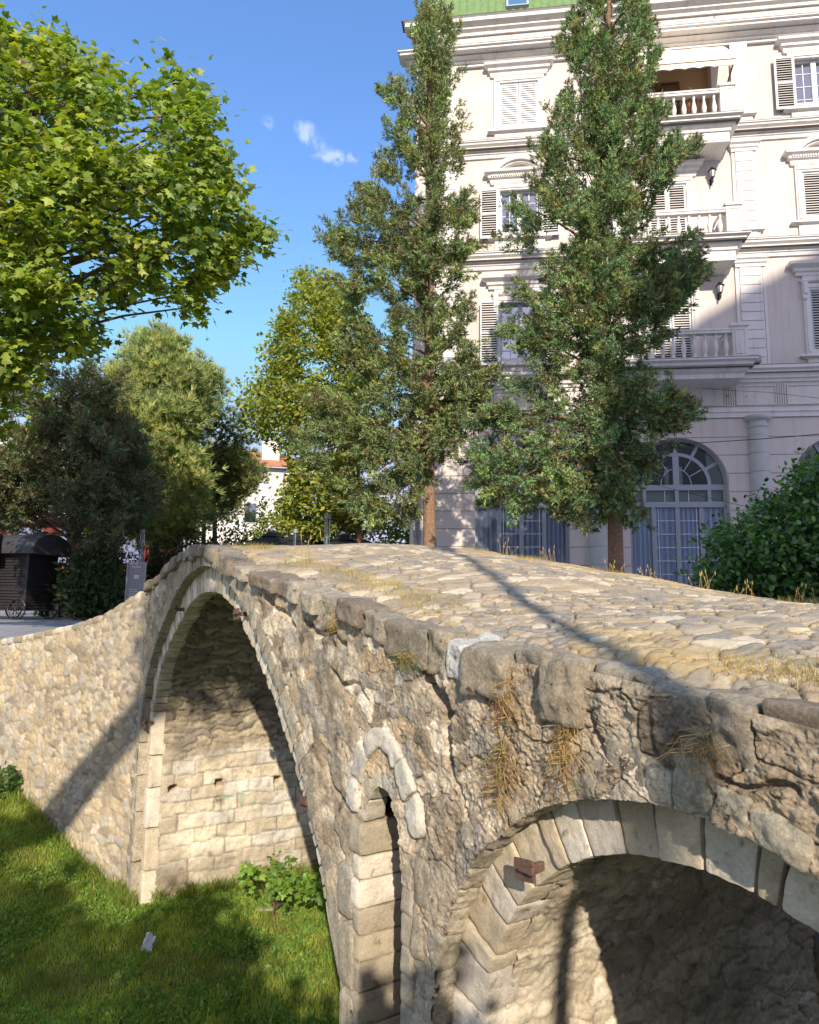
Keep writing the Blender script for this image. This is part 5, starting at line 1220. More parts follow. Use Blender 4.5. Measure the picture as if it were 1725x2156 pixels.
# balconies
def balcony(zs, zf, zr, cor0, cor1, fas0, label):
    """zs floor level, zr top of rail"""
    c0 = dcx; b = MB()
    hw = 1.59; D_ = .88
    if fas0: fbox(b, c0-hw, c0+hw, .0, D_, fas0, cor0)
    hgt = cor1-cor0; pr = [(0, 0), (.04, .0), (.04, hgt*.25), (.14, hgt*.38), (.14, hgt*.52), (.24, hgt*.66), (.24, hgt*.82), (.33, hgt*.9), (.33, hgt)]
    prev = None
    for o_, d_ in pr:
        ringp = [(c0-hw-o_, 0, cor0+d_), (c0-hw-o_, -D_-o_, cor0+d_), (c0+hw+o_, -D_-o_, cor0+d_), (c0+hw+o_, 0, cor0+d_)]
        if prev: b.add(prev+ringp, [(0, 1, 5, 4), (1, 2, 6, 5), (2, 3, 7, 6)])
        prev = ringp
    b.add(prev, [(0, 1, 2, 3)]); b.add([(c0-hw, 0, cor0), (c0-hw, -D_, cor0), (c0+hw, -D_, cor0), (c0+hw, 0, cor0)], [(3, 2, 1, 0)])
    if zs-cor1 > .02: fbox(b, c0-hw-.05, c0+hw+.05, 0, D_+.05, cor1+.018, zs)
    bal = bl(b, 'balcony', M['trim'], label=label)
    b = MB(); fbox(b, c0-hw-.335, c0+hw+.335, 0, D_+.335, cor1+.001, cor1+.016); fbox(b, c0-hw-.245, c0+hw+.245, D_, D_+.245, cor0+hgt*.52+.001, cor0+hgt*.52+.013); bl(b, 'dirty_edge', bpy.data.materials['dirty_ledge'], bal)
    b = MB()
    for (u0_, u1_, o0_, o1_) in ((c0-hw+.05, c0+hw-.05, D_-.17, D_+.03),): fbox(b, u0_, u1_, o0_, o1_, zr-.13, zr-.03); fbox(b, u0_, u1_, o0_-.02, o1_+.02, zr-.05, zr); fbox(b, u0_, u1_, o0_, o1_, zs, zs+.05)
    for q in (-1, 1):
        uu = c0+q*(hw-.1); fbox(b, uu-.09, uu+.09, .0, D_-.3, zr-.13, zr-.0); fbox(b, uu-.09, uu+.09, 0, D_-.3, zs, zs+.05)
    bl(b, 'handrail', M['trim'], bal)
    for q in (-1, 1):
        b = MB(); uu = c0+q*(hw-.02); fbox(b, uu-.2, uu+.2, D_-.34, D_+.06, zs, zr+.04); molding(b, [(.0, 0), (.04, .03), (.04, .08)], uu-.2, uu+.2, zr+.03, o0=D_+.061); fbox(b, uu-.24, uu+.24, D_-.38, D_+.1, zr+.04, zr+.12)
        frame(b, uu-.13, uu+.13, zs+.1, zr-.05, D_+.061, D_+.075, .015)
        bl(b, 'pier', M['trim'], bal)
    H = zr-.13-zs-.05; prf = [(.055, 0), (.055, .04), (.035, .06), (.04, .10), (.072, .2*H/.65+.06), (.075, .30*H/.65), (.05, .42*H/.65), (.032, .52*H/.65), (.03, H-.12), (.045, H-.10), (.045, H-.08), (.032, H-.07), (.05, H-.03), (.055, H)]
    n_ = 10
    for k in range(n_):
        uu = c0+hw-.36-k*.285
        b = MB(); b.lathe(prf, (uu, -(D_-.07), zs+.05), 10); bl(b, 'baluster', M['trim'], bal, smooth=True)
    for k in range(2):
        b = MB(); b.lathe(prf, (c0+hw-.1, -(.18+k*.27), zs+.05), 10); bl(b, 'baluster', M['trim'], bal, smooth=True)
    return bal
balcony(7.54, 0, 8.40, 6.95, 7.45, None, 'lowest balcony, above the arched door'); balcony(11.15, 0, 12.02, 10.73, 11.1, 10.43, 'middle balcony'); balcony(14.87, 0, 15.79, 14.42, 14.8, 14.10, 'top balcony under the awning')
# awning
b = MB(); u0_, u1_ = dcx-1.75, dcx+1.78; n_ = 90; us_ = np.linspace(u0_, u1_, n_)
rows_ = [(.12, 17.85), (.45, 17.5), (.8, 17.05), (1.12, 16.55), (1.14, 16.52)]
P = np.stack([np.stack([us_, -(o_+0*us_), z_+.01*np.sin(us_*7)], -1) for o_, z_ in rows_]+[np.stack([us_, -(1.15+0*us_), 16.30+.045*np.abs(np.sin((us_-u0_)*pi/.42))], -1)], 0)
b.grid(P); b.grid(P+np.array([0, .012, -.004]), flip=True); aw = bl(b, 'awning', M['awning'])
b = MB(); b.tube([(u1_-.03, -.02, 16.1), (u1_-.03, -1.1, 16.5)], .025, 6); b.tube([(u0_+.03, -.02, 16.1), (u0_+.03, -1.1, 16.5)], .025, 6); b.tube([(u0_, -1.13, 16.52), (u1_, -1.13, 16.52)], .022, 6); bl(b, 'awning_frame', M['brown'], aw)
# arched shop fronts
def shopfront(cx, label):
    G = surf('shopfront_frame', (.33, .37, .41), rough=.45, spec=.5) if 'shopfront_frame' not in bpy.data.materials else bpy.data.materials['shopfront_frame']
    b = MB(); o0, o1 = -.28, -.20
    def arc(r0_, r1_, a0_=0, a1_=pi, n_=26, oo0=o0, oo1=o1, w=None):
        A_ = np.linspace(a0_, a1_, n_)
        for x0, x1 in zip(A_[:-1], A_[1:]):
            q = [(cx+rr*cos(aa), AC+rr*sin(aa)) for rr, aa in ((r0_, x0), (r1_, x0), (r1_, x1), (r0_, x1))]
            v = [(x, -oo1, zz) for x, zz in q]+[(x, -oo0, zz) for x, zz in q]
            b.add(v, [(0, 1, 2, 3), (7, 6, 5, 4), (0, 4, 5, 1), (1, 5, 6, 2), (2, 6, 7, 3), (3, 7, 4, 0)])
    arc(AR-.05, AR+.0); arc(.87, .97)
    def spoke(a, r0_, r1_, w_, oo0=o0, oo1=o1):
        ca, sa = cos(a), sin(a)
        q = [(cx+r0_*ca-w_*sa, AC+r0_*sa+w_*ca), (cx+r0_*ca+w_*sa, AC+r0_*sa-w_*ca), (cx+r1_*ca+w_*sa, AC+r1_*sa-w_*ca), (cx+r1_*ca-w_*sa, AC+r1_*sa+w_*ca)]
        v = [(x, -oo1, zz) for x, zz in q]+[(x, -oo0, zz) for x, zz in q]; b.add(v, [(3, 2, 1, 0), (4, 5, 6, 7), (0, 1, 5, 4), (1, 2, 6, 5), (2, 3, 7, 6), (3, 0, 4, 7)])
    for a in (pi/6, pi/3+.03, pi*2/3-.03, pi*5/6): spoke(a, .965, AR-.04, .045)
    spoke(pi/2, .96, AR-.04, .05)
    for uu in (-.05,): fbox(b, cx-.085, cx+.085, o0, o1+.01, AC+.0, AC+.9)
    fbox(b, cx-AR, cx+AR, o0, o1+.012, AC-.14, AC+.02); fbox(b, cx-AR, cx+AR, o0, o1+.03, 3.50, 3.66)
    for uu in (-1.33, -.90, 0, .90, 1.33): fbox(b, cx+uu-.05, cx+uu+.05, o0, o1+.005, 3.66, AC-.14)
    for uu in (-1.33, -.66, 0, .66, 1.33): fbox(b, cx+uu-.06, cx+uu+.06, o0, o1+.005, 0, 3.5)
    for uu in (-.03, .63, -.69): fbox(b, cx+uu+.01, cx+uu+.03, o1, o1+.012, 0, 3.45)
    fbox(b, cx-AR, cx+AR, o0, o1+.004, 0, .12)
    d_ = bl(b, 'shopfront', G, label=label)
    b = MB()
    for u0_, u1_ in ((-.60, -.06), (.06, .60)):
        for q in ((u0_+.07) if u0_ < 0 else (u1_-.07),): fbox(b, cx+q-.009, cx+q+.009, -.232, -.222, .12, 3.46)
        for k in range(1, 9): zz = 3.5-k*.385; fbox(b, cx+u0_, cx+u1_, -.232, -.222, zz-.009, zz+.009)
        fbox(b, cx+(u0_+u1_)/2-.008, cx+(u0_+u1_)/2+.008, -.232, -.222, 3.66, AC-.14)
    A_ = np.linspace(0, pi, 25)
    for x0, x1 in zip(A_[:-1], A_[1:]): b.tube([(cx+.42*cos(x0), .225, AC+.02+.48*sin(x0)), (cx+.42*cos(x1), .225, AC+.02+.48*sin(x1))], .010, 4)
    for a in (pi/5.5, pi/3, pi*2/3, pi*(1-1/5.5)): b.tube([(cx+.46*cos(a), .225, AC+.5*sin(a)), (cx+.86*cos(a), .225, AC+.86*sin(a))], .010, 4)
    bl(b, 'glazing_bars', M['whiteframe'], d_)
    b = MB(); b.add([(cx-AR+.02, .247, .05), (cx+AR-.02, .247, .05), (cx+AR-.02, .247, AC), (cx-AR+.02, .247, AC)], [(0, 1, 2, 3)]); A_ = np.linspace(0, pi, 30)
    v = [(cx+(AR-.03)*cos(a), .246, AC+(AR-.03)*sin(a)) for a in A_]; b.add(v, [tuple(range(30))]); bl(b, 'pane', M['glass'], d_)
    b = MB(); u = np.linspace(cx-AR, cx+AR, 420); w_ = np.sin(u*46+2*np.sin(u*5))+.5*np.sin(u*103+1.3); yy = .33+.02*w_
    cc_ = np.array([.60, .67, .80])[None]*(1+.28*w_[:, None]); P = np.stack([np.stack([u, yy, 0*u], -1), np.stack([u, yy, 0*u+3.6], -1)], 0)
    b.grid(P, np.stack([cc_, cc_], 0)); bl(b, 'curtain', M['curtain'], d_)
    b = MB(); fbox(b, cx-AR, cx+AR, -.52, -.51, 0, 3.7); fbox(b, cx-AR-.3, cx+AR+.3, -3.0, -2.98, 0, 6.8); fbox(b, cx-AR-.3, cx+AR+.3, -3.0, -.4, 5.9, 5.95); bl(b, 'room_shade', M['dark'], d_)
    b = MB(); fbox(b, cx-AR, cx+AR, -.36, -.35, 3.66, 4.0); bl(b, 'blind', surf('pale_green_blind', (.42, .45, .38)) if 'pale_green_blind' not in bpy.data.materials else bpy.data.materials['pale_green_blind'], d_)
    b = MB()
    for q in (-.13, .13): b.grid(np.stack([np.stack([np.full(6, cx+q+k*.12*np.sign(q)), .5+.02*np.sin(np.arange(6)*2+k), AC+np.linspace(0, .62, 6)], -1) for k in range(2)], 0), (.5, .53, .55))
    bl(b, 'drape', M['curtain'], d_)
for cx in CB: shopfront(cx, None)
# wall lamps, floodlight, pot on the balcony
def flocal(u_, o_, z_): 
    q = rotz(FA) @ np.array([u_, -o_, 0]); return np.array([PF[0]+q[0], PF[1]+q[1], z_])
def wall_lamp(u_, z_, label):
    root = empty('wall_lamp', flocal(u_, 0, z_), FA, label=label, cat='wall lamp', group='lanterns beside the balcony doors')
    b = MB(); b.lathe([(.0, -.24), (.02, -.22), (.035, -.14), (.02, -.10), (.05, -.06), (.06, -.04)], (0, -.17, 0), 10); b.lathe([(.12, .16), (.13, .17), (.07, .22), (.05, .27), (.0, .29)], (0, -.17, 0), 10)
    b.tube([(0, -.17, -.14), (0, -.08, -.18), (0, -.0, -.10)], .016, 6); b.box(-.04, -.025, -.2, .04, -.002, .0)
    for k in range(6): a = k*pi/3; b.tube([(.058*cos(a), -.17+.058*sin(a), -.04), (.105*cos(a), -.17+.105*sin(a), .16)], .006, 4)
    b.build('bracket', M['blackmetal'], root, world=False)
    b = MB(); b.lathe([(.05, -.035), (.095, .155)], (0, -.17, 0), 10); b.build('lamp_glass', M['lampglass'], root, world=False)
wall_lamp(-.48, 13.50, 'black wall lantern between the middle and top balconies'); wall_lamp(-.42, 9.84, 'black wall lantern above the lowest balcony')
root = empty('floodlight', flocal(.36, .2, 7.53), FA, label='dark grey floodlight standing on the ledge right of the lowest balcony', cat='floodlight')
b = MB(); block(b, lambda q: np.stack([q[:, 0]*.2, -.06+q[:, 1]*.12, .16+q[:, 2]*.12], 1), 5, 6., .002); b.build('housing', M['greymetal'], root, world=False)
b = MB(); b.tube([(-.15, 0, .0), (-.15, -.02, .14)], .012, 5); b.tube([(.15, 0, .0), (.15, -.02, .14)], .012, 5); b.box(-.16, -.03, .0, .16, .03, .015); b.build('stand', M['greymetal'], root, world=False)
root = empty('potted_plant', flocal(dcx+.62, .55, 14.89), label='small potted plant with dark leaves on the top balcony', cat='potted plant')
b = MB(); b.lathe([(.0, .5), (.12, .5), (.2, .72), (.21, .78), (.19, .78)], (0, 0, 0), 12); b.lathe([(.16, 0), (.13, .03), (.05, .1), (.05, .4), (.14, .5)], (0, 0, 0), 10); b.build('pot', M['terracotta'], root, world=False, smooth=True)
r = np.random.default_rng(3); n_ = 160; pos = r.normal(size=(n_, 3))*[.12, .12, .08]+[0, 0, .92]; b = MB(); tv, tf = blob_leaf(); scatter(b, tv, tf, pos, r.normal(size=(n_, 3)), .09, mixcol([(.08, .09, .04), (.14, .10, .06)], n_, r), r); b.build('leaves', M['leaf'], root, world=False)

# ================================================================ BEYOND THE BRIDGE, LEFT
# white house with orange roof
hx = at(505, 1276, 46); hr = radians(12)
hs = empty('white_house', (hx[0], hx[1], 0), hr, label='white house with orange tiled roof between the pine and the green tree', cat='house')
b = MB(); b.box(-3.6, 0, 0, 4.2, 9, 10.1); b.build('wall', M['whitewall'], hs, world=False)
b = MB(); 
v = [(-4.0, -.4, 10.1), (4.6, -.4, 10.1), (4.6, 9.4, 10.1), (-4.0, 9.4, 10.1), (-1.8, 4.5, 12.0), (2.2, 4.5, 12.0)]
b.add(v, [(0, 1, 5, 4), (1, 2, 5), (2, 3, 4, 5), (3, 0, 4)]); b.box(-4.05, -.5, 9.95, 4.65, 9.5, 10.1)
b.build('roof', M['redtile'], hs, world=False)
b = MB(); b.box(1.0, 1.2, 10.2, 2.2, 2.2, 12.1); b.build('chimney', M['whitewall'], hs, world=False)
b = MB(); b.box(-3.7, -.45, 9.85, 4.3, -.02, 9.95); b.build('gutter', M['greymetal'], hs, world=False)
b = MB(); b.tube([(2.55, -.08, 9.8), (2.55, -.08, 0)], .06, 6); b.build('downpipe', M['greymetal'], hs, world=False)
for wx in (-2.4, .4, 3.4):
    for wz in (2.4, 6.0): b = MB(); b.box(wx-.45, -.04, wz, wx+.45, .02, wz+1.4); wn_ = b.build('window', M['greyframe'], hs, world=False); b = MB(); b.box(wx-.38, -.06, wz+.07, wx+.38, -.042, wz+1.33); b.build('pane', M['skyglass'], hs, world=False).parent = wn_
# pale building with red ground floor
h2 = at(75, 1276, 42)
hb = empty('shop_building', (h2[0], h2[1], 0), radians(8), label='pale building with a red ground floor glimpsed through the left conifers', cat='building')
b = MB(); b.box(-9, 0, 6.2, 7.0, 8, 11); b.build('wall', M['whitewall'], hb, world=False)
b = MB(); b.box(-9, .1, 0, 7.0, 8, 5.6); b.build('ground_floor', M['redwall'], hb, world=False)
b = MB(); b.box(-9.3, -.9, 5.6, 7.3, 8.2, 6.2); b.build('canopy', M['greymetal'], hb, world=False)
b = MB(); b.box(-9.3, -.3, 11, 7.3, 8.3, 11.3); b.build('roof', M['redtile'], hb, world=False)
for k in range(7):
    b = MB(); b.box(-8.3+k*2.1, -.03, 7.2, -7.2+k*2.1, .02, 9.4); b.build('window', M['greyframe'], hb, world=False)
for k in range(5):
    b = MB(); b.box(-8+k*3, .06, 2.9, -6+k*3, .098, 5.0); b.build('shop_window', M['skyglass'], hb, world=False)
# street parasols
pars = []
def parasol(px, apy, wpx, H, label, src=None):
    d_ = 1273-apy; Y = (H-EYE)*FPX/d_; p = at(px, 1276, Y); p[2] = 0
    if src is not None: return copy_thing(src, p, random.uniform(0, 1), label)
    root = empty('parasol', p, .2, label=label, cat='parasol', group='black parasols beyond the crest')
    b = MB(); n_ = 8; R_ = 1.55
    for k in range(n_):
        a0_, a1_ = k*2*pi/n_, (k+1)*2*pi/n_
        P = []
        for f_ in np.linspace(0.12, 1, 5):
            zz = H-.08-f_*.62-.05*math.sin(f_*pi)
            P.append([(f_*R_*cos(a0_), f_*R_*sin(a0_), zz), (f_*R_*cos((a0_+a1_)/2)*.97, f_*R_*sin((a0_+a1_)/2)*.97, zz-.03*f_), (f_*R_*cos(a1_), f_*R_*sin(a1_), zz)])
        b.grid(np.array(P), flip=False)
        e0, e1 = P[-1][0], P[-1][2]; b.add([e0, e1, (e1[0], e1[1], e1[2]-.16), (e0[0], e0[1], e0[2]-.16)], [(0, 1, 2, 3)])
    b.lathe([(.42, -.22), (.2, -.06), (.03, .0)], (0, 0, H-.02), 8)
    b.build('canopy', M['canvas'], root, world=False)
    b = MB(); b.tube([(0, 0, 0), (0, 0, H)], .025, 8); b.lathe([(.25, 0), (.25, .05), (.04, .08)], (0, 0, 0), 12); b.build('pole', M['greymetal'], root, world=False)
    b = MB(); b.lathe([(.1, -.01), (.1, .02), (.03, .06), (0, .06)], (0, 0, H), 8); b.build('cap', M['whiteframe'], root, world=False)
    return root
pp = parasol(569, 1117, 56, 3.0, 'black parasol left of the short lamp column, the leftmost one')
parasol(612, 1125, 0, 3.0, 'black parasol directly behind the short lamp column', pp); parasol(659, 1132, 0, 3.0, 'lowest looking black parasol, between the two lamp columns', pp)
parasol(718, 1122, 0, 3.0, 'black parasol just right of the tall lamp column', pp); parasol(766, 1133, 0, 3.0, 'black parasol by the pale trunk, the rightmost one', pp)
# lamp columns
def lampcol(px, top, label, src=None, H=2.83, rad=.075):
    Y = (H-EYE)*FPX/(1272-top); p = at(px, 1276, Y); p[2] = 0
    if src is not None: return copy_thing(src, p, 0, label)
    root = empty('lamp_column', p, label=label, cat='lamp', group='cylindrical lamp columns on the plaza')
    b = MB(); b.lathe([(rad, 0), (rad, 1.75), (rad+.012, 1.76), (rad+.012, 1.80), (0, 1.80)], (0, 0, 0), 14); b.build('post', M['blackmetal'], root, world=False)
    b = MB(); b.lathe([(rad-.004, 1.8), (rad-.004, H-.12)], (0, 0, 0), 14); b.build('lamp_glass', M['panelglass'], root, world=False)
    b = MB(); b.lathe([(.018, 1.8), (.018, H-.12)], (0, 0, 0), 8); b.build('lamp_tube', M['lampglass'], root, world=False)
    b = MB(); b.lathe([(0, H-.12), (rad+.008, H-.12), (rad+.008, H), (0, H)], (0, 0, 0), 14); b.build('cap', M['greymetal'], root, world=False)
    return root
lc = lampcol(684, 1080, 'tallest looking lamp column rising over the middle of the crest'); lampcol(617, 1113, 'short looking lamp column left of the tall one', lc); lampcol(290, 1119, 'dark lamp column behind the glass sign on the left', lc)
# glass information sign
Y = 17.0; p0 = at(262, 1313, Y); p1 = at(298, 1313, Y); p0[2] = p1[2] = 0; topz = at(280, 1183, Y)[2]
root = empty('glass_sign', (p0+p1)/2, label='upright transparent glass information panel behind the left bridge wall', cat='sign'); w_ = (p1-p0)[0]/2
b = MB(); b.box(-w_, -.008, .12, w_, .008, topz); b.build('panel', M['panelglass'], root, world=False)
b = MB(); b.box(-w_-.03, -.015, 0, -w_, .015, topz); b.box(w_, -.015, 0, w_+.03, .015, topz); b.box(-w_, -.015, topz-.025, w_, .015, topz); b.box(-w_-.05, -.12, 0, w_+.05, .12, .1); b.build('frame', M['greymetal'], root, world=False)
b = MB(); r = np.random.default_rng(8)
for k in range(9): zq_ = .5+k*.045; b.box(-w_*.7, -.011, zq_, -w_*.7+w_*r.uniform(.9, 1.4), -.009, zq_+.014)
b.box(-.05, -.011, topz-.42, .08, -.009, topz-.32); b.box(-.11, -.011, topz-.14, .1, -.009, topz-.115)
b.build('printed_lines', surf('grey_print', (.55, .57, .56)), root, world=False)
# black wagon kiosk
def wagon(p, rz, label, src=None):
    if src is not None: return copy_thing(src, p, rz, label)
    root = empty('wagon_kiosk', p, rz, label=label, cat='kiosk', group='black wagon kiosks on the plaza')
    L_, W_, z0_, z1_ = 1.75, 1.15, .32, 1.95
    b = MB(); b.box(-L_/2+.04, -W_/2+.04, z0_, L_/2-.04, W_/2-.04, z1_); b.build('body', M['blackmetal'], root, world=False)
    b = MB()
    for k in range(19):
        zz = z0_+.02+k*.083
        if .86 < zz < .93: continue
        for sy in (-1, 1): b.box(-L_/2+.09, sy*(W_/2-.038), zz, L_/2-.09, sy*(W_/2-.005), zz+.05)
        for sx in (-1, 1): b.box(sx*(L_/2-.038), -W_/2+.09, zz, sx*(L_/2-.005), W_/2-.09, zz+.05)
    b.build('slats', M['blackwood'], root, world=False)
    b = MB()
    for sx in (-1, 1):
        for sy in (-1, 1): b.box(sx*(L_/2-.085), sy*(W_/2-.085), z0_-.05, sx*(L_/2), sy*(W_/2), z1_)
    b.box(-L_/2-.02, -W_/2-.02, z0_-.06, L_/2+.02, W_/2+.02, z0_-.002); b.build('frame', M['blackmetal'], root, world=False)
    b = MB(); A_ = np.linspace(0, pi, 15); P = []
    for x, s_ in ((-L_/2-.3, .96), (-L_/2-.26, 1), (L_/2+.26, 1), (L_/2+.3, .96)): P.append([(x, -(W_/2+.24)*cos(a)*s_, z1_-.04+.62*sin(a)**.8*s_) for a in A_])
    P = np.array(P); b.grid(P); b.add(P[0], [tuple(range(15))]); b.add(P[-1], [tuple(range(15))[::-1]]); b.box(-L_/2-.28, -W_/2-.22, z1_-.05, L_/2+.28, W_/2+.22, z1_-.03)
    b.build('roof', surf('dark_grey_roof', (.05, .05, .055), rough=.5, noise=[(6, .85, 1.15)]), root, world=False)
    for sx in (-1, 1):
        for sy in (-1, 1):
            b = MB(); cxw, cyw, cz_, R_ = sx*(L_/2-.22), sy*(W_/2+.06), .31, .30; A_ = np.linspace(0, 2*pi, 25)
            b.tube([(cxw+R_*cos(a), cyw, cz_+R_*sin(a)) for a in A_], .022, 6, cap=False)
            for k in range(8): a = k*pi/4; b.tube([(cxw, cyw, cz_), (cxw+R_*cos(a), cyw, cz_+R_*sin(a))], .012, 5)
            b.tube([(cxw, cyw-.05, cz_), (cxw, cyw+.05, cz_)], .045, 8); b.build('wheel', M['blackmetal'], root, world=False)
    return root
p = atz(50, 1305, 0.0); wg = wagon((p[0]-.62, p[1]+.6, 0), radians(-14), 'black slatted wagon kiosk with arched roof and spoked wheels')
p2_ = atz(-60, 1306, 0.0); wagon((p2_[0]-1.3, p2_[1]+.9, 0), radians(20), 'second black wagon kiosk cut off by the left picture edge', wg)
# concrete benches / blocks
def cblock(px0, px1, py, h, label, dpt=.45):
    a_, c_ = atz(px0, py, 0), atz(px1, py, 0); w_ = (c_-a_)[0]/2; q = (a_+c_)/2
    b = MB(); block(b, lambda k: np.stack([k[:, 0]*w_, dpt/2+k[:, 1]*dpt/2, h/2+k[:, 2]*h/2], 1), 5, 18., .004)
    o = b.build('concrete_block', M['concrete']); o.location = [float(x) for x in q]; tag(o, label, 'block')
a_, c_ = atz(96, 1300, 0), atz(158, 1300, 0); w_ = (c_-a_)[0]/2
root = empty('concrete_bench', (a_+c_)/2, label='pale concrete bench with a wooden seat beside the wagon', cat='bench')
b = MB(); block(b, lambda k: np.stack([-w_*.75+k[:, 0]*.16, .2+k[:, 1]*.22, .2+k[:, 2]*.2], 1), 5, 18., .003); block(b, lambda k: np.stack([w_*.8+k[:, 0]*.16, .2+k[:, 1]*.22, .2+k[:, 2]*.2], 1), 5, 18., .003)
b.box(-w_*.6, .1, .05, w_*.64, .35, .3); b.build('base', M['concrete'], root, world=False)
b = MB(); b.box(-w_, .0, .401, w_*.62, .42, .45); b.build('seat', surf('weathered_wood', (.30, .26, .21)), root, world=False)
cblock(178, 196, 1296, .38, 'small square concrete block right of the bench')
p = atz(165, 1310, 0); b = MB(); b.tube([at(150, 1282, 23), at(270, 1283, 23)], .025, 6)
for px in (158, 200, 240): q = at(px, 1282, 23); b.tube([(q[0], q[1], 0), q], .03, 6)
o = b.build('low_rail', M['greymetal']); tag(o, 'low metal rail before the dark hedge', 'rail')
# grey service pipe post by the building corner
p = at(877, 1276, 18.3); root = empty('service_post', (p[0], p[1], 0), label='grey metal post beside the left building corner', cat='post')
b = MB(); tz = at(877, 955, 18.3)[2]; b.lathe([(.09, 0), (.09, 2.4), (.11, 2.41), (.11, 2.6), (.075, 2.62), (.075, tz), (0, tz)], (0, 0, 0), 12); b.build('post', M['greymetal'], root, world=False)
# cables
def cable(pts, rad, label):
    P = []
    for i in range(len(pts)-1):
        a_, c_ = at(*pts[i]), at(*pts[i+1]); t = np.linspace(0, 1, 9)[:, None]; seg = a_*(1-t)+c_*t; seg[:, 2:] -= .03*4*t*(1-t)*np.linalg.norm(c_-a_)*.15; P.append(seg if i == 0 else seg[1:])
    b = MB(); b.tube(np.concatenate(P), rad, 5); o = b.build('cable', M['wire']); tag(o, label, 'cable')
cable([(880, 928, 14.5), (960, 934, 13.5), (1300, 940, 10.6), (1560, 927, 9.6), (1725, 914, 9), (2100, 885, 8)], .006, 'black overhead cable crossing in front of the right cypress and arched windows')
cable([(1370, 1018, 18), (1560, 1064, 16.5), (1800, 1110, 15)], .006, 'thin cable slanting across the arched shop window'); cable([(1480, 818, 18.9), (1620, 826, 18), (1800, 846, 17)], .006, 'thin cable across the frieze panels at the right')
cable([(400, 1083, 24), (520, 1083, 24), (560, 1065, 23), (700, 1015, 22), (860, 960, 20)], .010, 'dark cable rising right before the green tree')
# paper scrap, rocks, leaf pile in the river bed
def ground_at(px, py):
    z = -3.4
    for _ in range(12): q = atz(px, py, z); z = zriver(np.array([q[0]]), np.array([q[1]]))[0]
    return atz(px, py, z)
q = ground_at(305, 2003); r = np.random.default_rng(4); b = MB(); V, F = UC[5]; VV = V*[.05, .02, .085]; VV = VV*(1+.35*vn3(VV[:, 0]*30, VV[:, 1]*30, VV[:, 2]*25, 9))[:, None]+[0, 0, .09]
b.add(VV, F); V2 = V*[.03, .03, .03]*(1+.3*vn3(V[:, 0]*3, V[:, 1]*3, V[:, 2]*3, 5))[:, None]+[.03, 0, .04]; b.add(V2, F)
o = b.build('paper_scrap', M['paper']); o.location = [float(x) for x in q]; o.rotation_euler = (0, .35, .3); tag(o, 'crumpled scrap of white paper lying on the grass', 'litter')
def rock(px, py, sx, sy, sz, label, sd):
    q = ground_at(px, py); b = MB(); block(b, lambda k: k*[sx, sy, sz], 8, 2.4, .02, c=(.4, .4, .4), seed=sd, freq=9); o = b.build('rock', M['rock'], smooth=True); o.location = [float(q[0]), float(q[1]), float(q[2])+sz*.4]; tag(o, label, 'rock')
rock(50, 1708, .24, .15, .1, 'rounded grey rock on the bank below the left wall', 4); rock(560, 1915, .11, .07, .02, 'flat brownish stone in the grass under the main arch', 5); rock(15, 1738, .35, .12, .03, 'flat dark slab at the left picture edge', 6)
q = ground_at(85, 1722); r = np.random.default_rng(6); n_ = 420; pos = np.stack([q[0]+r.normal(size=n_)*.26, q[1]+r.normal(size=n_)*.14, 0*r.random(n_)], 1); pos[:, 2] = zriver(pos[:, 0], pos[:, 1])+.02+r.random(n_)*.03
b = MB(); tv, tf = plane_leaf(); scatter(b, tv, tf, pos, r.normal(size=(n_, 3))*[1, 1, .3], .07, mixcol([(.35, .19, .08), (.26, .15, .07), (.42, .26, .12)], n_, r), r)
o = b.build('fallen_leaves', M['straw']); tag(o, 'brown dead leaves heaped below the left wall', 'fallen leaves', kind='stuff')

# ================================================================ BEHIND THE CAMERA: what casts the shade
def towards_sun(p, y):   # the point on the sun ray through p at depth y
    k = (p[1]-y)/(-SUNV[1]); return np.asarray(p)+SUNV*k
# lamp post whose shadow crosses the deck
q = BW(5.98, 0, .2); q = towards_sun(q, -5.5)
root = empty('street_lamp', (q[0], q[1], -1.1), label='tall plain street lamp on the bank, its shade crossing the deck', cat='street lamp')
b = MB(); b.tube([(0, 0, 0), (0, 0, 4.2), (0, 0, 10.2)], [.075, .068, .05], 12); b.build('pole', M['greymetal'], root, world=False)
b = MB(); b.tube([(0, 0, 10.2), (.0, -.6, 10.5), (.0, -1.4, 10.55)], .03, 8); b.box(-.12, -1.9, 10.45, .12, -1.3, 10.6); b.build('lamp_head', M['greymetal'], root, world=False)
# building with a sloping gable across the street
def shp(u_, z_): return towards_sun(flocal(u_, 0, z_), -25)
g = [shp(9, 14.7), shp(2.3, 11), shp(-1.0, 9.1), shp(-4.0, 6.3), shp(-5.9, 3.0), shp(-6.9, -.5)]
root = empty('gabled_building', (g[3][0], -25, -1), label='tall building across the street, out of view, shading the lower right facade', cat='building')
b = MB(); pr = [(p[0], p[2]) for p in g]+[(g[-1][0], -4), (g[0][0], -4)]
v = [(x, -25, z) for x, z in pr]+[(x, -35, z) for x, z in pr]; k = len(pr); b.add(v, [tuple(range(k)), tuple(range(k, 2*k))[::-1]]+[(j, k+j, k+(j+1) % k, (j+1) % k) for j in range(k)]); b.build('wall', M['plaster'], root)
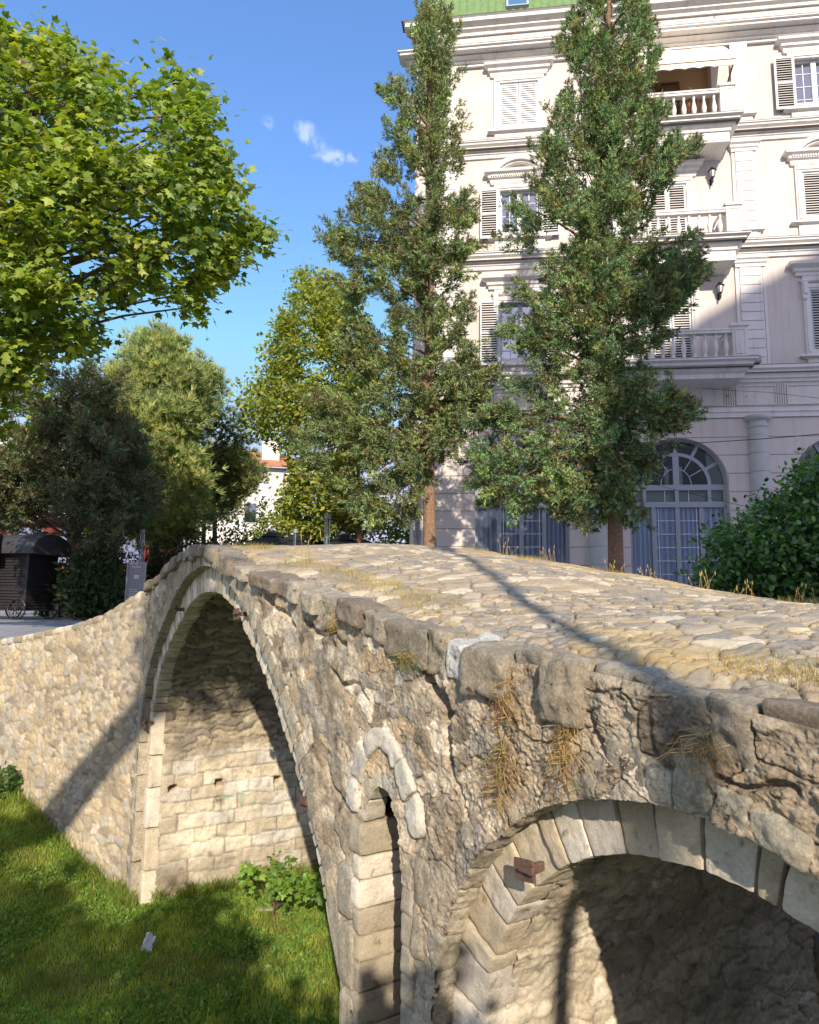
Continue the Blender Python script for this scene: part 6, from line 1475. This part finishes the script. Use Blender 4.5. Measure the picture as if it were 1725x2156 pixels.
# leafy tree whose crown shades the river bed
r = np.random.default_rng(77); tc = []
def shade(px, py, z, y, n_, sp):
    q = atz(px, py, z); c_ = towards_sun(q, y); 
    for _ in range(n_): tc.append(c_+r.normal(size=3)*sp*[1, .6, .55])
for (px, py, n_, sp) in ((60, 1800, 10, .25), (150, 2010, 13, .33), (60, 2080, 16, .4), (330, 1985, 10, .28), (400, 2120, 16, .4), (455, 2000, 10, .22), (80, 1920, 12, .33), (540, 2150, 8, .22), (260, 2120, 12, .4), (430, 1915, 7, .18), (-60, 1800, 14, .4), (-100, 2000, 14, .5), (200, 2250, 14, .5), (500, 2260, 14, .5), (0, 1745, 6, .2), (700, 2230, 8, .25), (780, 2170, 5, .15)):
    shade(px, py, -3.4, -3.2, n_, sp)
tc = np.array(tc)
tb2 = np.array([-3.4, -3.6, -2.0])
rt = make_tree('shade_tree', 'low leafy tree on the bank, out of view, shading the riverbed', 'tree', tc, [tb2, tb2+[.1, 0, 1.0], tb2+[.5, 0.1, 2.2], tb2+[1.0, .1, 3.2]], (.12, .05), 'plane', M['planeleaf'], M['bark'], 78, 22, .34, .17, [(.11, .2, .02)], nl=60, lr=.025, flat=.7)
# leaning trunk: a slanting band of shade on the left wall
def wingpt(px, py):
    d_ = ray(px, py); o_ = np.array([0, 0, EYE]); t_ = ((W0-o_)*[1, 1, 0])@wnrm/(d_@wnrm); return d_*t_+o_
A1, B1 = wingpt(120, 1720), wingpt(250, 1555); C1 = wallpt(310, 1470, 0); C1 = BW(C1[0], 0, C1[1])
ys_ = (-4.6, -4.6, -4.6); T1 = [towards_sun(A1, -4.6), towards_sun(B1, -4.6), towards_sun(C1, -4.6)]
T0 = T1[0]+(T1[0]-T1[1])*1.3; T3 = T1[2]+(T1[2]-T1[1])*.25
root = empty('leaning_tree', T0, label='leaning trunk on the bank, out of view, casting the slanting shade, with added leaf clumps', cat='tree')
b = MB(); b.tube([T0, T1[0], T1[1], T1[2], T3], [.34, .32, .28, .24, .2], 12); b.build('trunk', M['bark'], root, smooth=True)
r = np.random.default_rng(88); lc_ = []  # leaf clumps added along sun rays to deepen shade in the main vault
for (px, py, n_, sp) in ((345, 1385, 26, .19), (380, 1340, 24, .22), (410, 1385, 24, .19), (450, 1350, 18, .2), (370, 1290, 16, .2), (440, 1290, 16, .2), (330, 1350, 10, .12)):
    d_ = ray(px, py); q = CC+DV*(-2.2); k_ = (q@DV)/(d_@DV); c_ = towards_sun(d_*k_+np.array([0, 0, EYE]), -4.6)
    for _ in range(n_): lc_.append(c_+r.normal(size=3)*sp)
lc_ = np.array(lc_); pos, ci, off = clumps(lc_, 16, .3, r); b = MB(); tv, tf = plane_leaf(); scatter(b, tv, tf, pos, r.normal(size=pos.shape), .15, mixcol([(.15, .25, .04)], len(pos), r), r)
b.build('crown', M['planeleaf'], root)
